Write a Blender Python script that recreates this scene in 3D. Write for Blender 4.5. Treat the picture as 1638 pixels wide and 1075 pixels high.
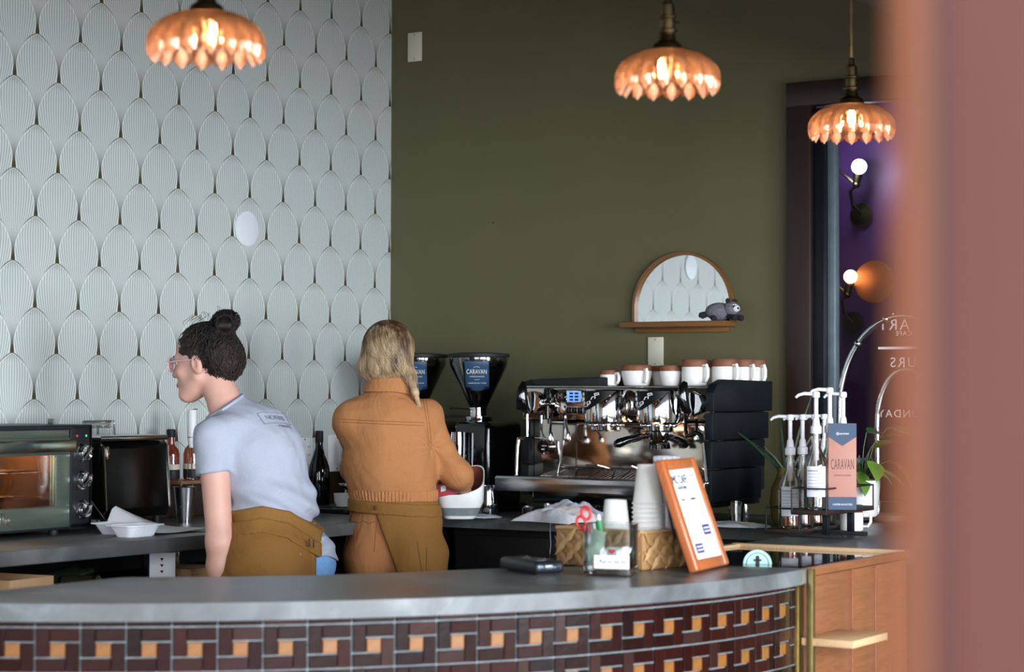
import bpy, bmesh, math, random
import numpy as np
from mathutils import Vector, Matrix, Euler
random.seed(7); np.random.seed(7)
for o in list(bpy.data.objects): bpy.data.objects.remove(o)
S = bpy.context.scene
COL = S.collection
PI = math.pi
YAW = 0.5556287          # the view direction in the room frame

# ------------------------------------------------------------------ camera
cam = bpy.data.cameras.new('camera'); camo = bpy.data.objects.new('camera', cam); COL.objects.link(camo)
camo.location = (5.5335, -7.8407, 1.41)
camo.rotation_mode = 'QUATERNION'
camo.rotation_quaternion = (Matrix.Rotation(YAW, 3, 'Z') @ Matrix.Rotation(PI/2 + 0.0277077, 3, 'X') @ Matrix.Rotation(0.0030415, 3, 'Z')).to_quaternion()
cam.sensor_width = 36; cam.lens = 3300*36/1638
cam.clip_start = 0.05
cam.dof.use_dof = True; cam.dof.focus_distance = 7.9; cam.dof.aperture_fstop = 3.3
S.camera = camo

# ------------------------------------------------------------------ light
S.view_settings.view_transform = 'Standard'; S.view_settings.look = 'None'
S.view_settings.gamma = 1; S.view_settings.use_curve_mapping = False
S.view_settings.exposure = 0.0
w = bpy.data.worlds.new('world'); S.world = w; w.use_nodes = True
w.node_tree.nodes['Background'].inputs[0].default_value = (0.62, 0.74, 0.95, 1)
w.node_tree.nodes['Background'].inputs[1].default_value = 1.6
def area(name, loc, rot, sx, sy, power, col):
    l = bpy.data.lights.new(name, 'AREA'); l.shape = 'RECTANGLE'; l.size = sx; l.size_y = sy
    l.energy = power; l.color = col
    o = bpy.data.objects.new(name, l); COL.objects.link(o); o.location = loc; o.rotation_euler = rot
    return o
DAY = (0.86, 0.93, 1.0)
WIN_REAR = [(4.0, 6.2), (6.8, 8.8)]      # x spans of the shop windows behind the camera
WIN_RIGHT = [(-10.4, -8.2), (-7.4, -5.2), (-4.4, -2.4)]   # y spans in the right wall
WZ0, WZ1 = 0.5, 3.3
for a, b in WIN_REAR:
    area('daylight', ((a+b)/2, -11.46, (WZ0+WZ1)/2), (PI/2, 0, 0), b-a, WZ1-WZ0, 190, DAY)
for a, b in WIN_RIGHT:
    area('daylight', (8.96, (a+b)/2, (WZ0+WZ1)/2), (PI/2, 0, PI/2), b-a, WZ1-WZ0, 450, DAY)

# ------------------------------------------------------------------ node helpers
def srgb(r, g, b):
    f = lambda c: c/12.92 if c <= .04045 else ((c+.055)/1.055)**2.4
    return (f(r/255), f(g/255), f(b/255), 1)
class X:
    """a shader value with arithmetic"""
    nt = None
    def __init__(s, sock): s.s = sock
    @staticmethod
    def op(o, *a):
        n = X.nt.nodes.new('ShaderNodeMath'); n.operation = o
        for i, v in enumerate(a):
            if isinstance(v, X): X.nt.links.new(v.s, n.inputs[i])
            else: n.inputs[i].default_value = v
        return X(n.outputs[0])
    def __add__(s, o): return X.op('ADD', s, o)
    __radd__ = __add__
    def __sub__(s, o): return X.op('SUBTRACT', s, o)
    def __rsub__(s, o): return X.op('SUBTRACT', o, s)
    def __mul__(s, o): return X.op('MULTIPLY', s, o)
    __rmul__ = __mul__
    def __truediv__(s, o): return X.op('DIVIDE', s, o)
    def __pow__(s, o): return X.op('POWER', s, o)
    def lt(s, o): return X.op('LESS_THAN', s, o)
    def gt(s, o): return X.op('GREATER_THAN', s, o)
def fn(o): return lambda *a: X.op(o, *a)
xabs, xfloor, xround, xfract, xmax, xmin, xsqrt, xsin = [fn(o) for o in ('ABSOLUTE', 'FLOOR', 'ROUND', 'FRACT', 'MAXIMUM', 'MINIMUM', 'SQRT', 'SINE')]
def xsmooth(a, b, x):
    n = X.nt.nodes.new('ShaderNodeMapRange'); n.interpolation_type = 'SMOOTHSTEP'
    X.nt.links.new(x.s, n.inputs[0])
    for i, v in ((1, a), (2, b)): n.inputs[i].default_value = v
    return X(n.outputs[0])
def xmix(f, a, b):
    n = X.nt.nodes.new('ShaderNodeMix'); n.data_type = 'RGBA'
    for i, v in ((0, f), (6, a), (7, b)):
        if isinstance(v, X): X.nt.links.new(v.s, n.inputs[i])
        elif hasattr(v, 'is_linked'): X.nt.links.new(v, n.inputs[i])
        else: n.inputs[i].default_value = v
    return n.outputs[2]
MATS = {}
def base_mat(name):
    m = bpy.data.materials.new(name); m.use_nodes = True
    nt = m.node_tree; X.nt = nt
    return m, nt, nt.nodes['Principled BSDF']
def coords(nt, scale=(1, 1, 1), kind='Object'):
    tc = nt.nodes.new('ShaderNodeTexCoord'); mp = nt.nodes.new('ShaderNodeMapping')
    mp.inputs['Scale'].default_value = scale
    nt.links.new(tc.outputs[kind], mp.inputs[0]); return mp.outputs[0]
def noise(nt, vec, scale, detail=4, rough=.55, dist=0):
    n = nt.nodes.new('ShaderNodeTexNoise'); n.inputs['Scale'].default_value = scale
    n.inputs['Detail'].default_value = detail; n.inputs['Roughness'].default_value = rough
    n.inputs['Distortion'].default_value = dist
    nt.links.new(vec, n.inputs['Vector']); return n.outputs['Fac']
def ramp(nt, fac, stops):
    r = nt.nodes.new('ShaderNodeValToRGB'); e = r.color_ramp.elements
    while len(e) < len(stops): e.new(.5)
    for k, (p, c) in enumerate(stops): e[k].position = p; e[k].color = c
    nt.links.new(fac, r.inputs[0]); return r.outputs[0]
def bump(nt, h, strength, dist=.002):
    b = nt.nodes.new('ShaderNodeBump'); b.inputs['Strength'].default_value = strength; b.inputs['Distance'].default_value = dist
    nt.links.new(h, b.inputs['Height']); return b.outputs[0]
def mat(name, col, rough=.5, metal=0., var=.12, nscale=30, stretch=(1, 1, 1), bmp=0., spec=.5, trans=0., ior=1.45,
        emit=None, estr=0., coat=0., sheen=0., sss=0., rvar=0., fold=0.):
    """a Principled material whose colour and gloss wander with a little noise"""
    if name in MATS: return MATS[name]
    m, nt, p = base_mat(name)
    v = coords(nt, stretch); nz = noise(nt, v, nscale)
    c = srgb(*col)
    lo = tuple(max(0, x*(1-var)) for x in c[:3])+(1,); hi = tuple(min(1, x*(1+var)) for x in c[:3])+(1,)
    nt.links.new(ramp(nt, nz, [(.3, lo), (.7, hi)]), p.inputs['Base Color'])
    p.inputs['Roughness'].default_value = rough
    if rvar: nt.links.new((X(nz)*rvar*2+(rough-rvar)).s, p.inputs['Roughness'])
    p.inputs['Metallic'].default_value = metal
    p.inputs['Specular IOR Level'].default_value = spec
    p.inputs['IOR'].default_value = ior
    p.inputs['Transmission Weight'].default_value = trans
    p.inputs['Coat Weight'].default_value = coat
    p.inputs['Sheen Weight'].default_value = sheen
    if sss:
        p.inputs['Subsurface Weight'].default_value = sss; p.inputs['Subsurface Radius'].default_value = (.02, .008, .005)
        p.inputs['Subsurface Scale'].default_value = .5
    if bmp or fold:
        nb = bump(nt, nz, bmp)
        if fold:      # soft creases in cloth
            f1 = noise(nt, coords(nt, (1, 1, .55)), 11, 2, .5, 1.6)
            b2 = nt.nodes.new('ShaderNodeBump'); b2.inputs['Strength'].default_value = fold; b2.inputs['Distance'].default_value = .03
            nt.links.new(xabs(X(f1)-.5).s, b2.inputs['Height']); nt.links.new(nb, b2.inputs['Normal']); nb = b2.outputs[0]
        nt.links.new(nb, p.inputs['Normal'])
    if emit:
        p.inputs['Emission Color'].default_value = srgb(*emit); p.inputs['Emission Strength'].default_value = estr
    MATS[name] = m; return m
def thin_glass(name, tint=(1, 1, 1), refl=.12, rough=.02, opac=0., ocol=(255, 255, 255), blend=.35):
    """see-through glass for vessels and panes: tinted clear body with fresnel reflections"""
    if name in MATS: return MATS[name]
    m, nt, p = base_mat(name); nt.nodes.remove(p)
    out = nt.nodes['Material Output']
    t = nt.nodes.new('ShaderNodeBsdfTransparent'); t.inputs[0].default_value = (*tint, 1)
    g = nt.nodes.new('ShaderNodeBsdfGlossy'); g.inputs['Roughness'].default_value = rough; g.inputs[0].default_value = (1, 1, 1, 1)
    fr = nt.nodes.new('ShaderNodeLayerWeight'); fr.inputs[0].default_value = blend
    f = X(fr.outputs['Fresnel'])*(1-refl)+refl*.35
    mx = nt.nodes.new('ShaderNodeMixShader'); nt.links.new(f.s, mx.inputs[0]); nt.links.new(t.outputs[0], mx.inputs[1]); nt.links.new(g.outputs[0], mx.inputs[2])
    last = mx.outputs[0]
    if opac:
        d = nt.nodes.new('ShaderNodeBsdfTranslucent'); d.inputs[0].default_value = srgb(*ocol)
        d2 = nt.nodes.new('ShaderNodeBsdfDiffuse'); d2.inputs[0].default_value = srgb(*ocol)
        a = nt.nodes.new('ShaderNodeAddShader'); nt.links.new(d.outputs[0], a.inputs[0]); nt.links.new(d2.outputs[0], a.inputs[1])
        m2 = nt.nodes.new('ShaderNodeMixShader'); m2.inputs[0].default_value = opac
        nt.links.new(last, m2.inputs[1]); nt.links.new(a.outputs[0], m2.inputs[2]); last = m2.outputs[0]
    nt.links.new(last, out.inputs[0]); MATS[name] = m; return m
def wood(name, c1, c2, axis=0, rough=.4, scale=3., coat=0.):
    if name in MATS: return MATS[name]
    m, nt, p = base_mat(name)
    st = [9., 9., 9.]; st[axis] = .7
    v = coords(nt, st)
    n1 = noise(nt, v, scale, 6, .6, 1.2)
    fine = noise(nt, coords(nt, [220. if i != axis else 5. for i in range(3)]), 1., 2)
    rings = xfract(X(n1)*7)
    g = xmix(X(fine)*.35+rings*.45, srgb(*c1), srgb(*c2))
    nt.links.new(g, p.inputs['Base Color']); p.inputs['Roughness'].default_value = rough; p.inputs['Coat Weight'].default_value = coat
    nt.links.new(bump(nt, fine, .15, .001), p.inputs['Normal'])
    MATS[name] = m; return m

# ------------------------------------------------------------------ mesh helpers
class MB:
    def __init__(s): s.b = bmesh.new()
    def _x(s, vs, M):
        if M is not None: bmesh.ops.transform(s.b, matrix=M, verts=vs)
        return s
    def box(s, c, d, bev=0., M=None, seg=2):
        r = bmesh.ops.create_cube(s.b, size=1, matrix=Matrix.Translation(c) @ Matrix.Diagonal((*d, 1)))
        vs = r['verts']
        if bev > 0:
            es = list({e for v in vs for e in v.link_edges})
            q = bmesh.ops.bevel(s.b, geom=es+vs, offset=min(bev, min(d)*.49), segments=seg, profile=.5, affect='EDGES', clamp_overlap=True)
            vs = list({v for f in q['faces'] for v in f.verts} | {v for v in vs if v.is_valid})
        return s._x(vs, M)
    def rings(s, R, cap0=True, cap1=True, M=None, closed=True):
        V = [[s.b.verts.new(p) for p in r] for r in R]
        for a, b in zip(V, V[1:]):
            n = len(a)
            for i in range(n if closed else n-1):
                j = (i+1) % n
                q = [a[i], a[j], b[j], b[i]]
                try: s.b.faces.new(q)
                except ValueError: pass
        if cap0 and len(V[0]) > 2: s.b.faces.new(V[0][::-1])
        if cap1 and len(V[-1]) > 2: s.b.faces.new(V[-1])
        return s._x([v for r in V for v in r], M)
    def lathe(s, prof, c=(0, 0, 0), seg=32, M=None, cap0=True, cap1=True, mod=None):
        R = []
        for r, z in prof:
            ring = []
            for i in range(seg):
                a = 2*PI*i/seg
                k = mod(a, r, z) if mod else (r, z)
                ring.append((c[0]+k[0]*math.cos(a), c[1]+k[0]*math.sin(a), c[2]+k[1]))
            R.append(ring)
        return s.rings(R, cap0, cap1, M)
    def cyl(s, p0, p1, r0, r1=None, seg=20, M=None):
        return s.tube([p0, p1], [r0, r0 if r1 is None else r1], seg, M)
    def tube(s, pts, r, seg=10, M=None, flat=1.):
        P = [Vector(p) for p in pts]; n = len(P)
        rad = r if isinstance(r, (list, tuple)) else [r]*n
        R = []; up = None
        for i in range(n):
            t = (P[min(i+1, n-1)]-P[max(i-1, 0)])
            t = t.normalized() if t.length > 1e-9 else Vector((0, 0, 1))
            if up is None: up = t.orthogonal().normalized()
            up = (up-t*up.dot(t)); up = up.normalized() if up.length > 1e-6 else t.orthogonal().normalized()
            bi = t.cross(up)
            R.append([P[i]+(up*math.cos(2*PI*k/seg)+bi*math.sin(2*PI*k/seg)*flat)*rad[i] for k in range(seg)])
        return s.rings(R, True, True, M)
    def ball(s, c, r, seg=20, rn=12, M=None):
        r = r if isinstance(r, (tuple, list)) else (r, r, r)
        q = bmesh.ops.create_uvsphere(s.b, u_segments=seg, v_segments=rn, radius=1, matrix=Matrix.Translation(c) @ Matrix.Diagonal((*r, 1)))
        return s._x(q['verts'], M)
    def prism(s, poly, z0, z1, M=None, bev=0.):
        a = [s.b.verts.new((x, y, z0)) for x, y in poly]; b = [s.b.verts.new((x, y, z1)) for x, y in poly]
        n = len(a); fs = [s.b.faces.new(a[::-1]), s.b.faces.new(b)]
        for i in range(n): fs.append(s.b.faces.new([a[i], a[(i+1) % n], b[(i+1) % n], b[i]]))
        vs = a+b
        if bev:
            es = list({e for f in fs for e in f.edges})
            q = bmesh.ops.bevel(s.b, geom=es+vs, offset=bev, segments=2, profile=.5, affect='EDGES', clamp_overlap=True)
            vs = list({v for f in q['faces'] for v in f.verts} | {v for v in vs if v.is_valid})
        return s._x(vs, M)
    def grid(s, fnc, nu, nv, thick=0., M=None):
        """a surface fnc(u,v), given thickness along -normal when thick"""
        V = [[s.b.verts.new(fnc(i/(nu-1), j/(nv-1))) for j in range(nv)] for i in range(nu)]
        fs = []
        for i in range(nu-1):
            for j in range(nv-1): fs.append(s.b.faces.new([V[i][j], V[i+1][j], V[i+1][j+1], V[i][j+1]]))
        if thick:
            bmesh.ops.recalc_face_normals(s.b, faces=fs)
            bmesh.ops.solidify(s.b, geom=fs, thickness=thick)
        return s
    def mesh(s, name, smooth=35):
        bmesh.ops.recalc_face_normals(s.b, faces=s.b.faces[:])
        me = bpy.data.meshes.new(name); s.b.to_mesh(me); s.b.free()
        if smooth:
            me.shade_smooth(); me.set_sharp_from_angle(angle=math.radians(smooth))
        return me
def obj(name, me, m, parent=None, loc=(0, 0, 0), rot=(0, 0, 0), label=None, smooth=35):
    if isinstance(me, MB): me = me.mesh(name, smooth)
    if m is not None and not me.materials: me.materials.append(m)
    o = bpy.data.objects.new(name, me); COL.objects.link(o)
    o.location = loc; o.rotation_euler = rot
    if parent: o.parent = parent
    if label: o['label'] = label
    return o
def thing(name, label, cat, loc=(0, 0, 0), rz=0., group=None, rot=None):
    o = bpy.data.objects.new(name, None); COL.objects.link(o); o.empty_display_size = .05
    o.location = loc; o.rotation_euler = rot if rot else (0, 0, rz)
    return tag(o, label, cat, group)
def tag(o, label, cat, group=None):
    o['label'] = label; o['category'] = cat
    if group: o['group'] = group
    return o
def struct(name, me, m, parent=None, **k):
    o = obj(name, me, m, parent, **k); o['kind'] = 'structure'; return o
def dup(r, loc, rz=None, label=None, group=None, scale=None):
    c = r.copy(); COL.objects.link(c); c.location = loc
    if rz is not None: c.rotation_euler = (0, 0, rz)
    if scale: c.scale = scale
    if label: c['label'] = label
    if group: c['group'] = group
    def rec(src, dst):
        for ch in [x for x in bpy.data.objects if x.parent == src]:
            d = ch.copy(); COL.objects.link(d); d.parent = dst; rec(ch, d)
    rec(r, c)
    return c
def text(name, body, size, m, parent, loc, rot, sx=1., align='CENTER', depth=.0004, spacing=1.):
    cu = bpy.data.curves.new('lettering', 'FONT'); cu.body = body; cu.size = size
    cu.align_x = align; cu.align_y = 'CENTER'; cu.extrude = depth; cu.space_character = spacing; cu.resolution_u = 3
    t = bpy.data.objects.new('lettering', cu); COL.objects.link(t)
    me = bpy.data.meshes.new_from_object(t.evaluated_get(bpy.context.evaluated_depsgraph_get()))
    bpy.data.objects.remove(t); bpy.data.curves.remove(cu)
    me.transform(Matrix.Diagonal((sx, 1, 1, 1))); me.materials.clear()
    if sx < 0: me.flip_normals()
    return obj(name, me, m, parent, loc, rot)

# ------------------------------------------------------------------ surfaces
def wallpaper():
    m, nt, p = base_mat('scalloped_wallpaper')
    tc = nt.nodes.new('ShaderNodeTexCoord'); sp = nt.nodes.new('ShaderNodeSeparateXYZ'); nt.links.new(tc.outputs['Object'], sp.inputs[0])
    Y, Z = X(sp.outputs[1]), X(sp.outputs[2])
    R = (2.7417+WPZ-Z)/.17
    r = xfloor(R); t = R-r
    odd = X.op('FLOORED_MODULO', r, 2.)
    U = (Y+2.2819)/.227+odd*.5
    du = xabs(U-xround(U)); U2 = U+.5; du2 = xabs(U2-xround(U2))
    tq = xmin(t/.9, 1.)
    g = ((1-(1-tq)**2.0)**.75)*.49-xsmooth(.60, 1.0, t)*.036
    front = du.lt(g)
    # ribs of the petal in front, and of the one behind it
    tap = xmax(t-.35, 0.)/1.55; tup = xmax(.5-t, 0.)
    ga = .5-tap*tap*.5-tup*tup*.42
    sa = du/ga
    t2 = t+1
    tb = xmin((t2-.35)/1.55, .985)
    gb = .5-tb*tb*.5
    sb = du2/gb
    sel = lambda a, b: b+(a-b)*front
    sN = sel(sa, sb)
    st = xabs(xfract(sN*8.5)-.5)
    line = xsmooth(.27, .40, st)*(1-xsmooth(1.3, 1.8, t2)*(1-front)*.85)
    rim = xsmooth(.030, .012, g-du)*front
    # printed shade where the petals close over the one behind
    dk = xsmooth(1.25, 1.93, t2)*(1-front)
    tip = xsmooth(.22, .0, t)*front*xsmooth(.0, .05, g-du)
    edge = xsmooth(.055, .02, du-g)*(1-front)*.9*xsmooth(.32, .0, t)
    n = noise(nt, coords(nt), 3., 3)
    basec = xmix(X(n), srgb(200, 208, 205), srgb(214, 221, 218))
    c = xmix(line*.72*(1-dk*.6), basec, srgb(132, 137, 130))
    c = xmix(rim*.8, c, srgb(232, 233, 228))
    c = xmix(tip*.45, c, srgb(140, 143, 134))
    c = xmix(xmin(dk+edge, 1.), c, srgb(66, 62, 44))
    nt.links.new(c, p.inputs['Base Color']); p.inputs['Roughness'].default_value = .62
    nt.links.new(bump(nt, (line*-1.).s, .12, .001), p.inputs['Normal'])
    return m
WPZ = 0.
M_paper = wallpaper()
M_olive = mat('olive_paint', (92, 88, 60), .55, var=.05, nscale=2.5, bmp=.05)
def concrete(name, a, b, rough=.3):
    m, nt, p = base_mat(name)
    v = coords(nt)
    n1 = noise(nt, v, 3.2, 8, .65, .6); n2 = noise(nt, v, 40, 5, .6)
    c = ramp(nt, n1, [(.32, srgb(*a)), (.52, srgb(*[(x+y)//2 for x, y in zip(a, b)])), (.68, srgb(*b))])
    c = xmix(X(n2)*.22, c, srgb(60, 62, 62))
    nt.links.new(c, p.inputs['Base Color'])
    nt.links.new((X(n1)*.3+(rough-.12)).s, p.inputs['Roughness'])
    nt.links.new(bump(nt, n2, .12, .002), p.inputs['Normal'])
    MATS[name] = m; return m
M_conc = concrete('polished_concrete', (70, 73, 74), (136, 142, 145), .3)
M_concd = concrete('dark_concrete', (58, 60, 60), (98, 100, 100), .35)
M_oak = wood('oak_veneer', (148, 94, 60), (112, 68, 40), 1, .38, 2.2, .2)
M_oakl = wood('pale_oak', (222, 188, 146), (196, 156, 112), 1, .45)
M_dkwood = wood('dark_stained_wood', (46, 28, 22), (28, 18, 15), 2, .4)
M_frame = wood('cherry_wood', (190, 106, 56), (152, 78, 36), 2, .32, 2., .3)
M_black = mat('black_plastic', (18, 18, 20), .35)
M_blackm = mat('matte_black', (22, 22, 22), .6)
M_blackg = mat('gloss_black', (10, 10, 12), .12, coat=.4)
M_chrome = mat('polished_chrome', (215, 216, 220), .06, 1., var=.02)
M_steel = mat('brushed_steel', (190, 190, 192), .25, 1., var=.06, nscale=12, stretch=(1, 40, 40))
M_mirrorsteel = mat('mirror_steel', (196, 186, 176), .10, 1., var=.02)
M_brass = mat('aged_brass', (150, 128, 70), .3, 1., var=.15)
M_brassd = mat('antique_brass', (92, 78, 52), .32, 1., var=.2)
M_white = mat('white_plastic', (232, 232, 232), .4, var=.02)
M_offwhite = mat('ivory_plate', (206, 200, 180), .45, var=.03)
M_paperw = mat('white_paper', (236, 236, 238), .7, var=.02)
M_cup = mat('white_paper_cup', (238, 236, 232), .6, var=.02)
M_glass = thin_glass('clear_glass')
M_dark = mat('dark_cabinet', (20, 19, 20), .5)
M_cloth = mat('grey_white_cotton', (196, 200, 210), .9, var=.08, nscale=60, bmp=.4)
M_ink = mat('black_ink', (30, 30, 36), .6)
# ================================================================== THE ROOM
ROOM = (0, 9.0, -11.5, 0, 3.5)
def slab(name, x0, x1, y0, y1, z0, z1, m, parent=None, bev=0.):
    return struct(name, MB().box(((x0+x1)/2, (y0+y1)/2, (z0+z1)/2), (x1-x0, y1-y0, z1-z0), bev), m, parent)
M_floor = concrete('floor_concrete', (128, 100, 78), (156, 128, 104), .35)
M_wallw = mat('warm_white_paint', (186, 178, 166), .6, var=.04, nscale=3)
M_ceil = mat('charcoal_ceiling_paint', (38, 36, 34), .7, var=.05, nscale=3)
slab('floor', -.2, 9.2, -11.7, 2.6, -.1, 0, M_floor)
slab('ceiling', -.2, 9.2, -11.7, .2, 3.5, 3.6, M_ceil)
slab('wall_left', -.15, 0, -11.7, .15, 0, 3.5, M_paper)
def pierced(name, fixed, lo, hi, spans, axis, m):
    """a wall with shop-window openings: piers, sills and heads in one mesh"""
    b = MB(); cur = lo
    def seg(a, c, z0, z1):
        ctr = (a+c)/2
        b.box((ctr, fixed, (z0+z1)/2) if axis == 0 else (fixed, ctr, (z0+z1)/2), (c-a, .15, z1-z0) if axis == 0 else (.15, c-a, z1-z0))
    for a, c in sorted(spans):
        seg(cur, a, 0, 3.5); seg(a, c, 0, WZ0); seg(a, c, WZ1, 3.5); cur = c
    seg(cur, hi, 0, 3.5)
    return struct(name, b, m)
pierced('wall_rear', -11.575, -.15, 9.15, WIN_REAR, 0, M_wallw)
pierced('wall_right', 9.075, -11.5, .15, WIN_RIGHT, 1, M_wallw)
# the olive back wall, open where the glazed screen stands
DX0, DX1, DZ = 2.02, 3.02, 2.69
b = MB()
b.box((DX0/2, .075, 1.75), (DX0, .15, 3.5)); b.box(((DX1+9)/2, .075, 1.75), (9-DX1, .15, 3.5)); b.box(((DX0+DX1)/2, .075, (3.5+DZ)/2), (DX1-DX0, .15, 3.5-DZ))
b.box(((DX0+DX1)/2, .075, .45), (DX1-DX0, .15, .9))
struct('wall_back', b, M_olive)
slab('trim_1', 3.75, 5.1, -11.5, 0, 2.30, 3.5, M_ceil)          # dropped soffit over the bar front, lowered and narrowed to shade the upper walls

# glazed screen in the back wall, with a dark lounge behind it
win = thing('window_1', 'tall dark-framed glazed screen with reversed white lettering', 'window', (0, 0, .9)); win['kind'] = 'structure'
M_fr = mat('black_metal_frame', (30, 34, 38), .3, .6, var=.1)
b = MB(); b.box((DX0+.055, -.015, (DZ-.9)/2), (.11, .07, DZ-.9), .006); obj('casing', b, M_dkwood, win)
b = MB(); b.box((DX1-.055, -.015, (DZ-.9)/2), (.11, .07, DZ-.9), .006); obj('casing', b, M_dkwood, win)
b = MB(); b.box(((DX0+DX1)/2, -.016, DZ-.9-.05), (DX1-DX0-.002, .075, .1), .006); obj('head_casing', b, M_dkwood, win)
for x in (DX0+.15, DX1-.15):
    b = MB(); b.box((x-.015, .02, (DZ-1.0)/2), (.05, .09, DZ-1.02), .004)
    st_ = obj('stile', b, M_fr, win)
    b = MB(); b.box((x+.026, .035, (DZ-1.0)/2), (.034, .05, DZ-1.02), .004); obj('glazing_bead', b, mat('brushed_blue_grey', (120, 132, 142), .35, .5, var=.1), st_)
b = MB(); b.box(((DX0+DX1)/2, .03, .04), (DX1-DX0-.22, .08, .08), .004); obj('bottom_rail', b, M_fr, win)
M_pane = thin_glass('window_glass', (.92, .9, .93), .0, .03, blend=.12)
b = MB(); b.box(((DX0+DX1)/2, .05, (DZ-.98)/2), (DX1-DX0-.3, .008, DZ-1.0)); obj('pane', b, M_pane, win)
M_decal = mat('white_vinyl', (225, 222, 224), .5, var=.02)
RW = (PI/2, 0, 0)
for body, sz, x, z in (('ART', .062, 2.387, 1.689), ('SUNDAY', .044, 2.384, 1.331), ('HOURS', .056, 2.436, 1.537)):
    text('lettering', body, sz, M_decal, win, (x, .044, z-.9), RW, -1., 'RIGHT', spacing=1.25)
text('lettering', 'CAFE', .026, M_decal, win, (2.46, .044, 1.655-.9), RW, -1., 'RIGHT', spacing=1.2)
b = MB(); b.box((2.53, .0445, 1.597-.9), (.29, .001, .010)); obj('lettering', b, M_decal, win)
M_purple_glow = mat('purple_glow_paint', (62, 26, 70), .5, var=.2, nscale=2)  # purple glow of the lounge put into the wall colour
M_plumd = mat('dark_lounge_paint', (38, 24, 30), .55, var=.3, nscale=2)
b = MB(); b.box((2.6, 2.3, 1.75), (3.0, .1, 3.5)); struct('wall_lounge', b, M_purple_glow)
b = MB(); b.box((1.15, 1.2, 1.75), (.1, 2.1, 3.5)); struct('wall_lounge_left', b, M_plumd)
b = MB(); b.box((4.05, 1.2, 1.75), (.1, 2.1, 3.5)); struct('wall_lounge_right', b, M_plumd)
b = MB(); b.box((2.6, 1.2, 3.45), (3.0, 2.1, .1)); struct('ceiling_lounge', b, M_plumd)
# panelled dark dado in the lounge
b = MB()
for k in range(7): b.box((1.35+.4*k, 2.235, .78), (.36, .03, 1.5), .01)
struct('trim_2', b, M_dkwood)

# pillar nearest the viewer
M_pil = mat('copper_brown_lacquer', (84, 50, 44), .58, spec=.16, var=.10, nscale=2.2)
M_pilo = mat('orange_copper_edge', (108, 62, 40), .58, spec=.16, var=.12, nscale=3)
M_pild = mat('dark_pillar_groove', (42, 22, 22), .5, var=.1)
pil = thing('wooden_pillar', 'wide out-of-focus copper-brown pillar filling the right edge of the view', 'pillar', (5.2445, -7.0790, 0), YAW-.20)
b = MB(); b.box((.1295, .06, 1.75), (.24, .20, 3.5), .002); obj('shaft', b, M_pil, pil)
b = MB(); b.box((.0065, .06, 1.75), (.006, .195, 3.498), .001); obj('groove', b, M_pild, pil)
b = MB(); b.box((-.002, .06, 1.75), (.011, .22, 3.496), .003); obj('edge_strip', b, M_pilo, pil, label='orange copper edge of the pillar')

# ================================================================== THE BAR
ZC = .91
BC = (1.6, -2.6); BP = (-0.06722903200260541, 0.1226036358318966, 0.12607835448988516, 1.5233341355299603)
def bar_pt(th, off=0.):
    r = ((BP[0]*th+BP[1])*th+BP[2])*th+BP[3]+off
    return (BC[0]+r*math.cos(th), BC[1]+r*math.sin(th))
TH0, TH1 = -1.515, .157
N = 70
front = [bar_pt(TH0+(TH1-TH0)*i/N) for i in range(N+1)]
back = [(3.105, -2.357), (2.878, -2.39), (2.62, -2.58), (2.40, -2.80), (2.305, -2.981), (2.22, -3.13), (2.098, -3.301), (1.93, -3.47), (1.717, -3.625), (1.69, -3.66), (1.688, -4.10)]
b = MB(); b.prism(front+back, ZC-.043, ZC, bev=.004)
tag(obj('bar_worktop', b, M_conc), 'curved grey polished-concrete slab on top of the tiled bar', 'worktop')
bar = thing('tiled_bar', 'curved bar front clad in dark brown tiles with small orange squares', 'bar', (0, 0, 0))
offp = lambda o: [bar_pt(TH0+.02+(TH1-.001-TH0-.02)*i/N, o) for i in range(N+1)]
b = MB(); bk = [(x-.03, y-.02) if i < 2 else (x+.02, y-.03) for i, (x, y) in enumerate(back)]
b.prism(offp(-.036)+bk[1:], 0, ZC-.043)
M_grout = mat('pale_grout', (126, 136, 138), .8, var=.2, nscale=40)
obj('core', b, M_grout, bar)
def glaze(name, cols, scale=6):
    m, nt, p = base_mat(name)
    oi = nt.nodes.new('ShaderNodeObjectInfo')
    base = ramp(nt, oi.outputs['Random'], [(i/(len(cols)-1), srgb(*c)) for i, c in enumerate(cols)])
    n = noise(nt, coords(nt), scale*6, 5, .7, .5)
    crz = noise(nt, coords(nt, kind='Object'), 5.5, 4, .6)
    # pale crackle bloom in scattered patches of the glaze
    f = xsmooth(.60, .74, X(crz))*xsmooth(.42, .68, X(n))
    c = xmix(f*.55, base, srgb(176, 170, 182))
    nt.links.new(c, p.inputs['Base Color']); p.inputs['Specular IOR Level'].default_value = .14
    nt.links.new((X(n)*.25+.12+f*.3).s, p.inputs['Roughness'])
    nt.links.new(bump(nt, noise(nt, coords(nt), 45, 3), .18, .003), p.inputs['Normal'])
    return m
M_tile = glaze('brown_glaze', [(30, 10, 8), (40, 13, 10), (50, 18, 14), (24, 8, 7), (44, 16, 13), (54, 34, 30)])
M_acc = mat('orange_glaze', (134, 86, 34), .4, var=.16, nscale=50, bmp=.1)
# arc-length table of the tile face
TT = [TH0+.03+(TH1-.001-TH0-.03)*i/400 for i in range(401)]
PP = [Vector(bar_pt(t, -.036)) for t in TT]
AL = [0.]
for a, c in zip(PP, PP[1:]): AL.append(AL[-1]+(c-a).length)
def on_bar(s):
    s = min(max(s, 0), AL[-1]); k = int(np.searchsorted(AL, s)); k = min(max(k, 1), 400)
    f = (s-AL[k-1])/max(1e-9, AL[k]-AL[k-1]); p = PP[k-1].lerp(PP[k], f); t = (PP[k]-PP[k-1]).normalized()
    return p, t
UN = .1075
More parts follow.
